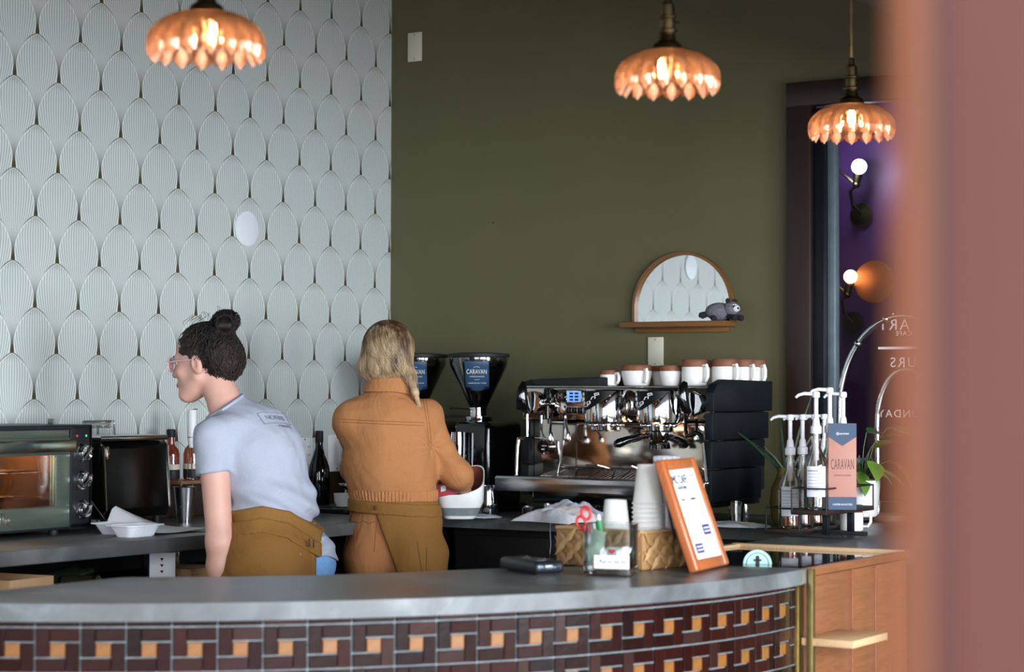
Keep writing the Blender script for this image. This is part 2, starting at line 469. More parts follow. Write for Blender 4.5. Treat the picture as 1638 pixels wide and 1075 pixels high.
# a joint falls at world point (2.165,-4.154)
s_ref = AL[min(range(401), key=lambda i: (PP[i]-Vector((2.165, -4.154))).length)]
s0 = s_ref % UN
MEMO = {}
def tile(name, sa, sb, za, zb, m, proud=.007, gl=.0022, gr=.0022):
    sa += gl; sb -= gr; w, h = sb-sa, zb-za-.0038
    if w < .008 or h < .004: return
    key = (name, round(w, 3), round(h, 3))
    if key not in MEMO:
        bb = MB(); bb.box((0, 0, 0), (w, .012, h), .0016, seg=1); MEMO[key] = bb.mesh(name, 30); MEMO[key].materials.append(m)
    p, t = on_bar((sa+sb)/2)
    nrm = Vector((t.y, -t.x))
    j = random.uniform(-.0012, .0012)
    q = p+nrm*(proud-.006+j)
    return obj(name, MEMO[key], None, bar, (q.x, q.y, (za+zb)/2), (random.uniform(-.012, .012), random.uniform(-.006, .006), math.atan2(t.y, t.x)+random.uniform(-.012, .012)))
ZT = .851; A, B_ = .0352, .0723
ncol = int((AL[-1]-s0)/UN)+1
for c in range(-1, ncol+1):
    sa = s0+c*UN; sb = sa+UN
    if sb > AL[-1]: sb = AL[-1]
    if sb-sa < .02 or sa < 0: continue
    full = sb-sa > UN*.95
    tile('tile', sa, sb, ZT, ZC-.0435, M_tile)
    for r in range(2):
        z1 = ZT-r*UN; z0 = z1-UN
        if not full:
            tile('tile', sa, sb, z1-.05, z1, M_tile); tile('tile', sa, sb, z0, z1-.05, M_tile); continue
        tile('tile', sa+A, sb, z1-A, z1, M_tile, gl=.0003)              # pinwheel: top, right, bottom, left
        tile('tile', sa+B_, sb, z0, z1-A, M_tile, gl=.0003)
        tile('tile', sa, sa+B_, z0, z0+A, M_tile, gr=.0003)
        tile('tile', sa, sa+A, z0+A, z1, M_tile, gr=.0003)
        tile('accent_tile', sa+A, sa+B_, z0+A, z1-A, M_acc, .008, .001, .001)
# the rows below the frame, joined
bt, ba = MB(), MB()
for c in range(0, ncol):
    sa = s0+c*UN; p, t = on_bar(sa+UN/2); nrm = Vector((t.y, -t.x))
    R = Matrix.Rotation(math.atan2(t.y, t.x), 4, 'Z')
    for r in range(2, 6):
        z = ZT-r*UN-UN/2; o_ = p+nrm*.001
        for bb, dx, dz, w, h in ((bt, .018, .036, .068, .031), (bt, .036, -.018, .031, .068), (bt, -.018, -.036, .068, .031), (bt, -.036, .018, .031, .068), (ba, 0, 0, .032, .032)):
            bb.box((0, 0, 0), (w, .012, h), M=Matrix.Translation((o_.x, o_.y, z)) @ R @ Matrix.Translation((dx, 0, dz)))
obj('lower_tiles', bt, M_tile, bar)['kind'] = 'stuff'; obj('lower_accent_tiles', ba, M_acc, bar)['kind'] = 'stuff'
# brass end post
e, t = on_bar(AL[-1]); ang = math.atan2(t.y, t.x)
b = MB(); b.box((0, 0, (ZC-.043)/2), (.03, .03, ZC-.045), .001, M=Matrix.Translation((e.x-.004, e.y+.016, 0)) @ Matrix.Rotation(ang, 4, 'Z'))
obj('brass_post', b, M_brass, bar, label='brass end strip closing the tiled front')
b = MB(); b.box((3.132, -2.344, ZC/2), (.02, .02, ZC-.002), .001); obj('brass_edge', b, mat('bright_brass', (176, 158, 104), .35, 1., var=.06), bar)

# ================================================================== DISPLAY CASE at the right end
case = thing('display_case', 'oak cabinet with dark glass top right of the tiled bar', 'cabinet', (0, 0, 0))
b = MB(); b.box((2.82, -1.925, .40), (.54, .79, .80)); obj('carcass', b, M_oak, case)
for y0, y1 in ((-2.33, -1.985), (-1.98, -1.80), (-1.795, -1.525)):
    b = MB(); b.box((3.098, (y0+y1)/2, .44), (.018, y1-y0-.004, .88), .0015); obj('oak_panel', b, M_oak, case)
for y in (-1.982, -1.797):
    b = MB(); b.box((3.108, y, .44), (.012, .012, .87), .002); obj('batten', b, M_oak, case)
M_dg = mat('dark_glass', (12, 11, 10), .035, coat=.3, var=.05)
b = MB(); b.box((2.812, -1.925, .893), (.566, .815, .012)); obj('glass_top', b, M_dg, case)
b = MB(); b.box((2.515, -1.93, .895), (.03, .86, .026), .003); obj('rail', b, M_oakl, case)
b = MB(); b.box((2.80, -1.537, .896), (.60, .03, .028), .003); obj('rail', b, M_oakl, case)
b = MB(); b.box((3.098, -1.93, .894), (.016, .86, .026), .002); obj('rail', b, M_oak, case)
b = MB(); b.box((3.185, -2.22, .70), (.16, .26, .022), .003); obj('shelf', b, M_oakl, case, label='small pale oak shelf on the cabinet side')
stk = thing('arched_sign', 'small half-round pale teal sign standing on the dark glass', 'sign', (2.885, -2.175, .8995), YAW)
M_teal = mat('pale_teal_vinyl', (166, 206, 200), .5, var=.02)
half = [(.043*math.cos(PI*k/24), .043*math.sin(PI*k/24)) for k in range(25)]
b = MB(); b.prism(half, 0, .006, M=Matrix.Rotation(PI/2, 4, 'X')); obj('panel', b, M_teal, stk)
b = MB(); b.rings([[(r*math.cos(PI*k/24), -.0066, r*math.sin(PI*k/24)) for k in range(25)] for r in (.0345, .0325)], False, False, closed=False)
b.box((0, -.0066, .008), (.012, .0008, .016)); b.box((0, -.0066, .012), (.024, .0008, .006)); b.ball((0, -.0066, .020), (.006, .0008, .006)); obj('emblem', b, M_ink, stk)

# ================================================================== COUNTERS
TH = .048
b = MB(); b.prism([(0.002, -4.05), (.76, -4.05), (.805, -2.1), (.805, -.80), (2.53, -.80), (2.53, -1.52), (3.10, -1.52), (3.10, -.002), (.002, -.002)], ZC-TH, ZC, bev=.004)
tag(obj('counter_worktop', b, M_concd), 'dark grey concrete worktop running along both walls behind the bar', 'worktop')
cab = thing('back_cabinet', 'black base cabinet under the espresso machine worktop', 'cabinet', (0, 0, 0))
b = MB(); b.box((1.67, -.37, .43), (1.66, .72, .86)); obj('body', b, M_dark, cab)
for k in range(3):
    b = MB(); b.box((1.12+.55*k, -.735, .46), (.53, .016, .74), .003); d = obj('door', b, M_dark, cab)
    b = MB(); b.tube([(1.32+.55*k, -.744, .62), (1.32+.55*k, -.765, .62), (1.32+.55*k, -.765, .78), (1.32+.55*k, -.744, .78)], .005, 8); obj('handle', b, M_blackm, d)
b = MB(); b.box((2.80, -.76, .43), (.55, 1.50, .859)); tag(obj('return_cabinet', b, M_dkwood), 'dark wood base cabinet under the worktop by the glazed screen', 'cabinet')
sh = thing('open_shelving', 'dark open shelf unit under the toaster oven worktop', 'shelf', (0, 0, 0))
b = MB(); b.box((.02, -2.45, .43), (.03, 3.15, .86)); obj('back_panel', b, M_dark, sh)
for z in (.08, .71):
    b = MB(); b.box((.36, -2.45, z), (.66, 3.15, .025), .002); obj('shelf', b, M_dark, sh)
for y in (-4.02, -.88):
    b = MB(); b.box((.36, y, .43), (.66, .03, .86), .002); obj('side_panel', b, M_dark, sh)
b = MB(); b.box((.40, -.44, .43), (.76, .80, .859)); tag(obj('corner_cabinet', b, M_dark), 'black base cabinet in the corner behind the two baristas', 'cabinet')
b = MB(); b.box((.011, -.9, .985), (.018, 1.76, .15), .003); tag(obj('backsplash', b, mat('dark_walnut_strip', (44, 33, 28), .4)), 'low dark strip along the foot of the patterned wallpaper', 'backsplash')

# ================================================================== ON THE WALLS
def plate(name, label, loc, rz, w, h, m, cat, kind=None, toggles=()):
    t = thing(name, label, cat, loc, rz)
    b = MB(); b.box((0, -.004, 0), (w, .008, h), .003); obj('plate', b, m, t)
    b = MB()
    for z in (h*.42, -h*.42): b.cyl((0, -.0075, z), (0, -.0095, z), .004, seg=10)
    obj('screw', b, M_steel, t)
    for dx in toggles:
        if kind == 'switch':
            b = MB(); b.box((dx, -.010, 0), (.030, .006, h*.55), .002); obj('rocker', b, M_white, t)
        elif kind == 'outlet':
            b = MB(); b.box((dx, -.010, 0), (.034, .005, h*.62), .003)
            f = obj('socket_face', b, M_white, t)
            b = MB()
            for z in (-.018, .018):
                for q in (-.006, .006): b.box((dx+q, -.0128, z), (.0025, .0012, .009))
            obj('slot', b, M_ink, f)
    return t
plate('cover_plate', 'ivory blank wall plate under the arched mirror', (1.394, -.001, 1.590), 0, .074, .125, M_offwhite, 'wall plate')
plate('cover_plate', 'pale blank wall plate high on the olive wall near the corner', (.135, -.001, 3.01), 0, .078, .135, M_offwhite, 'wall plate')
plate('power_outlet', 'white wall outlet plate behind the bending barista\'s back', (.001, -.655, 1.155), -PI/2+PI, .112, .118, M_white, 'outlet', 'outlet', (-.024, .024))
plate('power_outlet', 'white wall switch plate right of the dark wine bottle', (.001, -.420, 1.14), -PI/2+PI, .125, .165, M_white, 'outlet', 'switch', (-.03, .03))
for (y, z, lab) in ((-1.053, 2.10, 'round white cover disc on the patterned wallpaper'), (-3.09, 2.16, 'round white wallpaper disc seen only in the arched mirror')):
    d = thing('wall_disc', lab, 'cover plate', (.0005, y, z), rot=(0, PI/2, 0))
    b = MB(); b.lathe([(.076, 0), (.074, .006), (.066, .0085), (0, .0085)], seg=40); obj('disc', b, mat('bluish_white_plastic', (226, 232, 238), .45, var=.02), d)
    b = MB()
    for yy in (-.03, .03): b.cyl((0, yy, .008), (0, yy, .0098), .004, seg=10)
    obj('screw', b, M_white, d)
nl = MB(); nl.cyl((0, 0, 0), (0, -.022, .003), .0018, seg=8); nl.lathe([(0, 0), (.004, .0005), (.004, .0018), (0, .002)], seg=10, M=Matrix.Translation((0, -.021, .003)) @ Matrix.Rotation(PI/2, 4, 'X'))
tag(obj('wall_nail', nl, M_brass, None, (.567, 0, 2.176)), 'tiny bare nail in the middle of the olive wall', 'nail')

# arched mirror with its ledge
mir = thing('arched_mirror', 'half-round mirror in a thin wooden frame above the coffee machine', 'mirror', (1.528, 0, 1.715))
M_walnut = wood('walnut', (128, 86, 44), (98, 62, 28), 0, .4)
aw, ah = .238, .297
def arch(rw, rh, z0=0., n=40):
    # a semicircle-topped outline: straight sides up to the spring, then an arc
    return [(rw*math.cos(PI*i/n), max(0, rh-rw)+rw*math.sin(PI*i/n)+z0) for i in range(n+1)]
MX = Matrix.Rotation(PI/2, 4, 'X')
b = MB(); outl = [(aw, 0)]+arch(aw, ah)+[(-aw, 0)]
inn = [(aw-.012, 0)]+arch(aw-.012, ah-.012)+[(-aw+.012, 0)]
V = lambda P, y: [(x, y, z) for x, z in P]
b.rings([V(outl, -.003), V(outl, -.028), V(inn, -.028), V(inn, -.003)], False, False, closed=False); obj('frame', b, M_walnut, mir)
b = MB(); b.prism([(aw-.011, 0)]+arch(aw-.011, ah-.011)+[(-aw+.011, 0)], .004, .010, M=MX); obj('mirror_glass', b, mat('silvered_glass', (236, 238, 238), .0, 1., var=.01), mir)
b = MB(); b.box((-.005, -.055, -.012), (.50, .11, .024), .003); obj('ledge', b, M_walnut, mir)
b = MB(); b.box((-.005, -.012, -.034), (.44, .02, .022), .002); obj('bracket', b, M_walnut, mir)
# ================================================================== PENDANT LAMPS
def amber():
    m, nt, p = base_mat('amber_glass'); nt.nodes.remove(p); out = nt.nodes['Material Output']
    t = nt.nodes.new('ShaderNodeBsdfTransparent'); t.inputs[0].default_value = (.98, .80, .68, 1)
    g = nt.nodes.new('ShaderNodeBsdfGlossy'); g.inputs['Roughness'].default_value = .04; g.inputs[0].default_value = (1, .86, .74, 1)
    r = nt.nodes.new('ShaderNodeBsdfRefraction'); r.inputs['Roughness'].default_value = .08; r.inputs['IOR'].default_value = 1.35; r.inputs[0].default_value = (1, .82, .70, 1)
    tl = nt.nodes.new('ShaderNodeBsdfTranslucent'); tl.inputs[0].default_value = (1, .66, .44, 1)
    fr = nt.nodes.new('ShaderNodeLayerWeight'); fr.inputs[0].default_value = .42
    def mix(f, a, c):
        x = nt.nodes.new('ShaderNodeMixShader')
        if isinstance(f, float): x.inputs[0].default_value = f
        else: nt.links.new(f, x.inputs[0])
        nt.links.new(a, x.inputs[1]); nt.links.new(c, x.inputs[2]); return x.outputs[0]
    a = mix(.45, t.outputs[0], r.outputs[0]); a = mix(.20, a, tl.outputs[0]); a = mix(fr.outputs['Fresnel'], a, g.outputs[0])
    nt.links.new(a, out.inputs[0]); return m
M_amber = amber()
M_bulb = mat('warm_bulb', (255, 230, 190), .3, emit=(255, 214, 160), estr=30.)
M_bulbg = thin_glass('bulb_glass', (1, .95, .88), .1)
def pendant(loc, ztop, label):
    t = thing('pendant_lamp', label, 'lamp', loc, group='amber glass pendants over the bar')
    NL = 16
    prof = []                                    # (radius, height): outside down to the rim
    for k in range(19):
        v = k/18
        a = v*1.95
        prof.append((.030+.095*math.sin(min(a, PI/2))*(1 if a < PI/2 else 1)-(.012*(a-PI/2)**2*3 if a > PI/2 else 0), .110-.068*(1-math.cos(a))))
    def lobes(a, r, z):
        c = abs(math.cos(NL/2*a)); f = (.112-z)/.100
        k = max(0, min(1, f*1.6))
        return (r*(1+.13*k*(c-.6)), z-(.014*max(0, f-.62)/.38*c**.8 if f > .62 else 0))
    b = MB(); b.lathe(prof, seg=NL*8, cap0=False, cap1=False, mod=lobes)
    bmesh.ops.recalc_face_normals(b.b, faces=b.b.faces[:]); bmesh.ops.solidify(b.b, geom=b.b.faces[:], thickness=.0035)
    obj('shade', b, M_amber, t)
    # pointed drops on the rim of each lobe
    b = MB()
    for k in range(NL):
        a = 2*PI*k/NL; x, y = .117*math.cos(a), .117*math.sin(a)
        b.lathe([(0, -.016), (.011, 0), (.014, .010), (.009, .024), (0, .032)], (x, y, .014), seg=6, cap0=False, cap1=False)
    obj('rim_drops', b, thin_glass('facet_glass', (1, .94, .90), .25, .03, .15, (255, 226, 208)), t, smooth=10)
    b = MB(); b.lathe([(.040, .108), (.036, .122), (.022, .132), (.018, .150), (.025, .152), (.025, .158), (.018, .162), (.018, .185), (.024, .187), (.024, .192), (.017, .196), (.017, .222), (.010, .228), (.009, .246), (.004, .25)], seg=24)
    b.cyl((.018, 0, .175), (.032, 0, .177), .003, seg=8)
    obj('lamp_holder', b, M_brassd, t)
    b = MB(); L = ztop-loc[2]-.245; n = max(8, int(L/.02))
    for s_ in (0, PI):
        b.tube([(.0022*math.cos(k*.9+s_), .0022*math.sin(k*.9+s_), .245+L*k/n) for k in range(n+1)], .0024, 6)
    obj('twisted_cord', b, mat('gold_cord', (150, 122, 78), .7, var=.2), t)
    b = MB(); b.lathe([(0, .028), (.018, .032), (.028, .048), (.029, .060), (.018, .088), (.014, .108)], seg=20); bb = obj('bulb', b, M_bulbg, t)
    b = MB()
    for q in (-.007, .007): b.tube([(q, 0, .098), (q*1.4, .004, .075), (q*.9, -.003, .055), (q*1.3, .002, .040)], .0030, 6)
    obj('filament', b, M_bulb, bb)
    l = bpy.data.lights.new('lamp_light', 'POINT'); l.energy = 2.6; l.color = (1, .78, .54); l.shadow_soft_size = .012
    lo = bpy.data.objects.new('lamp_light', l); COL.objects.link(lo); lo.parent = t; lo.location = (0, 0, .052)
    return t
pendant((2.579, -4.360, 2.136), 3.5, 'amber glass pendant hanging in front of the patterned wallpaper')
pendant((3.178, -3.322, 2.150), 3.5, 'amber glass pendant hanging alone before the olive wall')
pendant((3.119, -2.005, 2.180), 3.5, 'amber glass pendant hanging by the dark door frame')

# lounge wall lamps behind the glass
def globe_lamp(loc, label, r, col, st, disc):
    t = thing('wall_lamp', label, 'lamp', loc)
    b = MB(); b.lathe([(.0, 0), (.055, .0), (.055, .012), (.0, .016)], seg=32, M=Matrix.Rotation(PI/2, 4, 'X')); obj('wall_plate', b, M_brassd, t)
    b = MB(); b.tube([(0, -.01, 0), (0, -.12, .04), (.0, -.14, .10), (.03, -.14, .13)], .008, 10); b.tube([(.03, -.14, .13), (-.14, -.14, .27)], .007, 8); b.ball((.03, -.14, .13), .018); b.ball((-.14, -.14, .27), .02)
    obj('arm', b, M_brassd, t)
    b = MB(); b.cyl((.03, -.14, .14), (.04, -.14, .18), .018, .022); obj('socket', b, M_brassd, t)
    b = MB(); b.ball((.045, -.14, .215), r); obj('bulb', b, mat('lamp_globe_'+('warm' if disc else 'cool'), (250, 250, 255), .3, emit=col, estr=st), t)
    if disc:
        b = MB(); b.lathe([(.0, 0), (.10, .0), (.10, .006), (.0, .006)], seg=32, M=Matrix.Translation((.15, -.1, .19)) @ Matrix.Rotation(PI/2, 4, 'X')); obj('reflector', b, mat('copper_disc', (168, 96, 56), .35, .6), t)
    l = bpy.data.lights.new('lamp_light', 'POINT'); l.energy = .35 if disc else 10.0; l.color = tuple(srgb(*col)[:3]); l.shadow_soft_size = .04
    lo = bpy.data.objects.new('lamp_light', l); COL.objects.link(lo); lo.parent = t; lo.location = (.045, -.24, .215)
globe_lamp((1.745, 1.44, 2.272), 'brass swing-arm wall lamp with white globe beyond the glass', .036, (196, 214, 255), 14., False)
globe_lamp((1.700, 1.44, 1.752), 'lower wall lamp with yellowish globe and copper disc beyond the glass', .032, (255, 236, 170), 7., True)
b = MB(); b.box((1.9, 1.5, 1.72), (1.3, .1, 3.4)); struct('wall_lounge_front', b, M_purple_glow)

# ================================================================== ESPRESSO MACHINE  (origin: middle of its front foot line, on the worktop)
em = thing('espresso_machine', 'large two-group steel espresso machine with black side panels', 'coffee machine', (1.565, -.68, ZC))
P = lambda name, b, m, par=em, **k: obj(name, b, m, par, **k)
b = MB(); b.box((0, .335, .31), (.80, .43, .40), .01); P('housing', b, M_blackm)
b = MB(); b.box((0, .27, .095), (.78, .50, .08), .006); P('base', b, M_blackg)
for x in (-.34, .34):
    for y in (.06, .48):
        b = MB(); b.lathe([(.022, 0), (.024, .01), (.018, .02), (.018, .06)], (x, y, 0), 16); P('foot', b, M_steel)
b = MB(); b.box((.008, .012, .458), (.862, .03, .128), .006); P('front_panel', b, M_mirrorsteel)
b = MB(); b.box((.008, .085, .272), (.850, .012, .255), .002); P('backsplash', b, M_mirrorsteel)
b = MB(); b.box((.008, .24, .526), (.855, .48, .008), .003); ct = P('cup_tray', b, M_steel)
b = MB()
for z in (.540, .556): b.tube([(-.41, .02, z), (.41, .02, z)][:2] if z > .55 else [(-.41, .47, z), (.41, .47, z)], .004, 8)
b.b.free(); b = MB(); b.tube([(-.12, .475, .53), (-.12, .475, .56), (.40, .475, .56), (.40, .475, .53)], .004, 8); obj('rail', b, M_steel, ct)
b = MB(); b.prism([(-.44, .525), (-.435, .545), (-.40, .558), (-.10, .566), (-.10, .525)], -.46, -.06, M=Matrix.Rotation(PI/2, 4, 'X'), bev=.006); P('top_cover', b, M_blackm)
# stepped side panels
M_panel = mat('petrol_black_panel', (13, 21, 25), .45, var=.08, spec=.35)
for sx in (-1, 1):
    for k, (z0, z1, y0, y1) in enumerate([(.432, .556, -.035, .50), (.322, .428, -.042, .465), (.212, .318, -.048, .43), (.085, .208, -.054, .395)]):
        if sx < 0: y0 += .095 if k else .03
        prof = [(y0, z0), (y1, z0), (y1+.004, z1-.004), (y0+.10, z1), (y0+.03, z1-.018), (y0, z1-.05)] if k == 0 else [(y0, z0), (y1, z0), (y1, z1), (y0, z1)]
        Mx = Matrix.Translation((sx*.437-.0, 0, 0)) @ Matrix(((0, 0, 1, 0), (1, 0, 0, 0), (0, 1, 0, 0), (0, 0, 0, 1)))
        b = MB(); b.prism(prof, -.018, .018, M=Mx, bev=.004); P('side_panel', b, M_panel)
# display, badge, keypad
M_disp = mat('lcd_screen', (120, 165, 225), .2, emit=(118, 168, 240), estr=.85)
b = MB(); b.box((-.176, -.008, .487), (.074, .010, .052), .003); d = P('display', b, M_chrome)
b = MB(); b.box((-.176, -.0135, .487), (.064, .002, .044)); obj('screen', b, M_disp, d)
b = MB()
for i in (-1, 1):
    for j in (-1, 0, 1): b.box((-.176+i*.012, -.0148, .487+j*.013), (.017, .001, .008))
obj('screen_icons', b, mat('lcd_blue', (30, 70, 170), .4), d)
b = MB(); b.box((-.176, -.006, .432), (.082, .008, .034), .002); d = P('keypad', b, M_steel)
for i in (-1, 0, 1):
    b = MB(); b.box((-.176+i*.026, -.0115, .432), (.021, .006, .024), .002); obj('key', b, M_blackg, d)
b = MB(); b.cyl((-.243, -.003, .488), (-.243, -.010, .488), .022, seg=28); d = P('badge', b, M_blackg)
text('lettering', 'M', .03, M_steel, d, (-.243, -.0106, .488), RW)
b = MB(); b.box((-.29, -.02, .49), (.03, .04, .06), .006); b.cyl((-.29, -.03, .45), (-.29, -.03, .40), .010, .014); P('tap', b, M_blackg)
b = MB(); b.prism([(-.035, 0), (.035, 0), (.026, .045), (-.026, .045)], -.03, .0, M=Matrix.Translation((-.243, -.004, .420)) @ Matrix.Rotation(PI/2, 4, 'X'), bev=.003); P('hood', b, M_chrome)
# pressure gauge
b = MB(); b.cyl((-.365, .078, .282), (-.365, .062, .282), .031, seg=32); d = P('gauge', b, M_chrome)
b = MB(); b.cyl((-.365, .0618, .282), (-.365, .0605, .282), .025, seg=32); obj('dial', b, M_blackg, d)
b = MB(); b.box((-.359, .0600, .286), (.024, .001, .0025), M=None); b.box((-.365, .06, .272), (.014, .001, .004)); obj('needle', b, M_white, d)
# groups
for gi, gx in enumerate((.011, .245)):
    b = MB(); b.lathe([(.073, .382), (.084, .39), (.086, .405), (.086, .508), (.082, .515), (0, .517)], (gx, -.085, 0), 48)
    b.box((gx, -.04, .45), (.150, .09, .125), .008)
    d = P('brew_group', b, M_chrome)
    b = MB(); b.lathe([(.052, .352), (.058, .358), (.060, .384), (.0, .386)], (gx, -.085, 0), 36); obj('group_head', b, M_chrome, d)
    b = MB()
    for k in range(10):
        a = 2*PI*k/10; b.ball((gx+.062*math.cos(a), -.085+.062*math.sin(a), .377), (.012, .012, .010), 10, 6)
    obj('head_screws', b, M_chrome, d)
    # black shield-shaped key plate wrapped on the drum
    def shield(u, v, R=.0885):
        a = math.radians(-72+u*128); lo = .508-.082*math.sin(PI*min(1, (u*.92+.10))**.72)**.9*(1-.35*u)
        z = .510+(lo-.510)*v
        return (gx+R*math.sin(a), -.085-R*math.cos(a), z)
    b = MB(); b.grid(shield, 28, 10, .004); f = obj('key_plate', b, mat('satin_black', (12, 12, 13), .5, spec=.25), d)
    b = MB()
    def mark(u0, v0, pts, R=.0900):
        q = []
        for du, dv in pts:
            x, y, z = shield(u0+du, v0+dv, R); q.append((x, y, z))
        b.tube(q, .0019, 6)
    for k, (u0, v0) in enumerate(((.16, .18), (.17, .42), (.22, .64), (.40, .66), (.52, .46), (.60, .24))):
        mark(u0, v0, [(-.05, -.05), (.04, -.07), (.05, .06), (-.04, .08), (-.05, -.05)] if k % 2 else [(-.05, .06), (-.02, -.08), (.05, -.06), (.04, .08)])
    mark(.16, .70, [(0, 0), (.08, .12), (.2, .12), (.28, .0)])
    obj('key_marks', b, M_white, f)
    b = MB(); R_ = [(.022*math.sin(t_/12*2*PI), .0, .022*math.cos(t_/12*2*PI)) for t_ in range(13)]
    b.tube([(gx+.105+x, -.006, .455+z*1.3) for x, y, z in R_[:-1]], .004, 8); obj('hook', b, M_blackg, d)
# portafilters under the right-hand group
def portafilter(dirv, name):
    dx, dy = dirv; gx, gy, z = .245, -.085, .335
    d = thing_part = bpy.data.objects.new(name, None); COL.objects.link(d); d.parent = em
    b = MB(); b.lathe([(.030, z-.018), (.034, z-.012), (.036, z+.018), (0, z+.018)], (gx+dx*.012, gy+dy*.012, 0), 32); obj('filter_basket', b, M_chrome, d)
    h0 = Vector((gx+dx*.035, gy+dy*.035, z+.004))
    pts = [h0, h0+Vector((dx*.03, dy*.03, -.004)), h0+Vector((dx*.06, dy*.06, -.010)), h0+Vector((dx*.10, dy*.10, -.018)), h0+Vector((dx*.135, dy*.135, -.030)), h0+Vector((dx*.15, dy*.15, -.034))]
    b = MB(); b.tube(pts, [.009, .011, .0145, .0155, .0185, .012], 14); obj('handle', b, M_blackg, d)
    b = MB(); b.tube([(gx+dx*.012-.028, gy, z-.048), (gx+dx*.012-.026, gy, z-.030), (gx+dx*.012, gy, z-.016), (gx+dx*.012+.026, gy, z-.030), (gx+dx*.012+.028, gy, z-.048)], [.011, .010, .012, .010, .011], 10); obj('spout', b, M_blackg, d)
portafilter((-.62, -.78), 'portafilter')
portafilter((.86, -.45), 'portafilter')
# steam levers
for sx, x in ((-1, -.345), (1, .378)):
    b = MB(); b.lathe([(.006, -.085), (.030, -.06), (.044, -.02), (.048, .03), (.044, .05), (0, .05)], (0, 0, 0), 8 if sx > 0 else 24, M=Matrix.Translation((x, -.022, .462)) @ Matrix.Rotation(-PI/2, 4, 'X') @ Matrix.Rotation(PI, 4, 'X'))
    d = P('steam_valve', b, M_chrome)
    b = MB(); b.tube([(x-.012, -.100, .545), (x-.014, -.112, .520), (x-.012, -.112, .480), (x-.006, -.100, .440), (x, -.085, .425)], [.010, .020, .024, .020, .012], 14, flat=.45); obj('lever', b, M_blackg, d)
# spouts and wands
b = MB(); b.tube([(-.385, -.03, .42), (-.385, -.03, .325), (-.388, -.05, .318), (-.41, -.055, .318)], .006, 10); P('water_spout', b, M_chrome)
b = MB(); b.tube([(-.318, -.03, .41), (-.318, -.03, .345), (-.305, -.035, .322), (-.285, -.04, .315)], .006, 10); b.lathe([(.010, 0), (.016, -.03), (.012, -.045), (0, -.045)], (-.272, -.04, .345), 16); b.tube([(-.272, -.03, .41), (-.272, -.04, .345)], .006, 8); P('water_spout', b, M_chrome)
b = MB(); b.tube([(-.205, -.03, .41), (-.205, -.03, .385), (-.19, -.04, .345)], .006, 8); b.lathe([(.008, 0), (.014, -.03), (.011, -.04), (0, -.04)], (-.19, -.04, .348), 16); b.tube([(-.27, -.03, .385), (-.205, -.03, .385)], .004, 8); P('water_spout', b, M_chrome)
b = MB(); b.tube([(-.425, -.03, .32), (-.428, -.035, .28), (-.424, -.05, .165)], .007, 10); b.ball((-.424, -.05, .162), .010); P('steam_wand', b, M_chrome)
b = MB(); b.tube([(-.255, .04, .31), (-.262, .03, .24), (-.272, .02, .17)], .003, 8); P('probe', b, M_chrome)
b = MB(); b.tube([(.345, -.06, .405), (.352, -.07, .36), (.362, -.08, .335)], .008, 10); b.tube([(.392, -.055, .40), (.405, -.08, .365), (.405, -.09, .345)], .007, 10)
d = P('steam_wand', b, M_chrome)
b = MB(); b.tube([(.362, -.08, .337), (.385, -.09, .338), (.408, -.09, .352), (.428, -.09, .342), (.436, -.09, .312)], .010, 12); obj('grip', b, M_blackg, d)
b = MB(); b.tube([(.436, -.09, .315), (.446, -.092, .24), (.456, -.094, .165)], .0065, 10); b.ball((.456, -.094, .160), .010); obj('steam_tube', b, M_chrome, d)
# drip tray
b = MB(); b.box((.008, .0, .148), (.86, .17, .010), .002); d = P('drip_tray', b, M_blackg)
b = MB()
for k in range(42): b.box((-.41+.02*k, 0, .155), (.007, .16, .005))
for y in (-.06, .06): b.box((.008, y, .152), (.84, .008, .006))
obj('grate', b, M_steel, d)
b = MB(); b.prism([(-.012, .108), (.02, .112), (.02, .164), (-.006, .168), (-.016, .160), (-.016, .140)], -.485, .455, M=Matrix.Translation((0, -.100, 0)) @ Matrix(((0, 0, 1, 0), (1, 0, 0, 0), (0, 1, 0, 0), (0, 0, 0, 1))), bev=.002); P('front_rail', b, M_steel)
b = MB(); b.box((-.01, -.04, .125), (.90, .10, .03), .004); P('tray_body', b, M_steel)
for x in (-.20, -.03, .10, .30):
    b = MB(); b.tube([(x-.035, -.06, .160), (x-.055, -.06, .160), (x-.030, .01, .197), (x+.030, .01, .197), (x+.052, -.06, .160)], .0028, 6); P('cup_rest', b, M_chrome)
# warm work light under the right-hand group
b = MB(); b.box((.208, -.015, .385), (.10, .03, .006), .002); P('work_light', b, mat('warm_led', (255, 220, 170), .4, emit=(255, 196, 130), estr=14.))
l = bpy.data.lights.new('work_light_beam', 'SPOT'); l.energy = 9.0; l.color = (1, .66, .38); l.spot_size = 2.2; l.spot_blend = .8; l.shadow_soft_size = .02
lo = bpy.data.objects.new('work_light_beam', l); COL.objects.link(lo); lo.parent = em; lo.location = (.208, .0, .375)

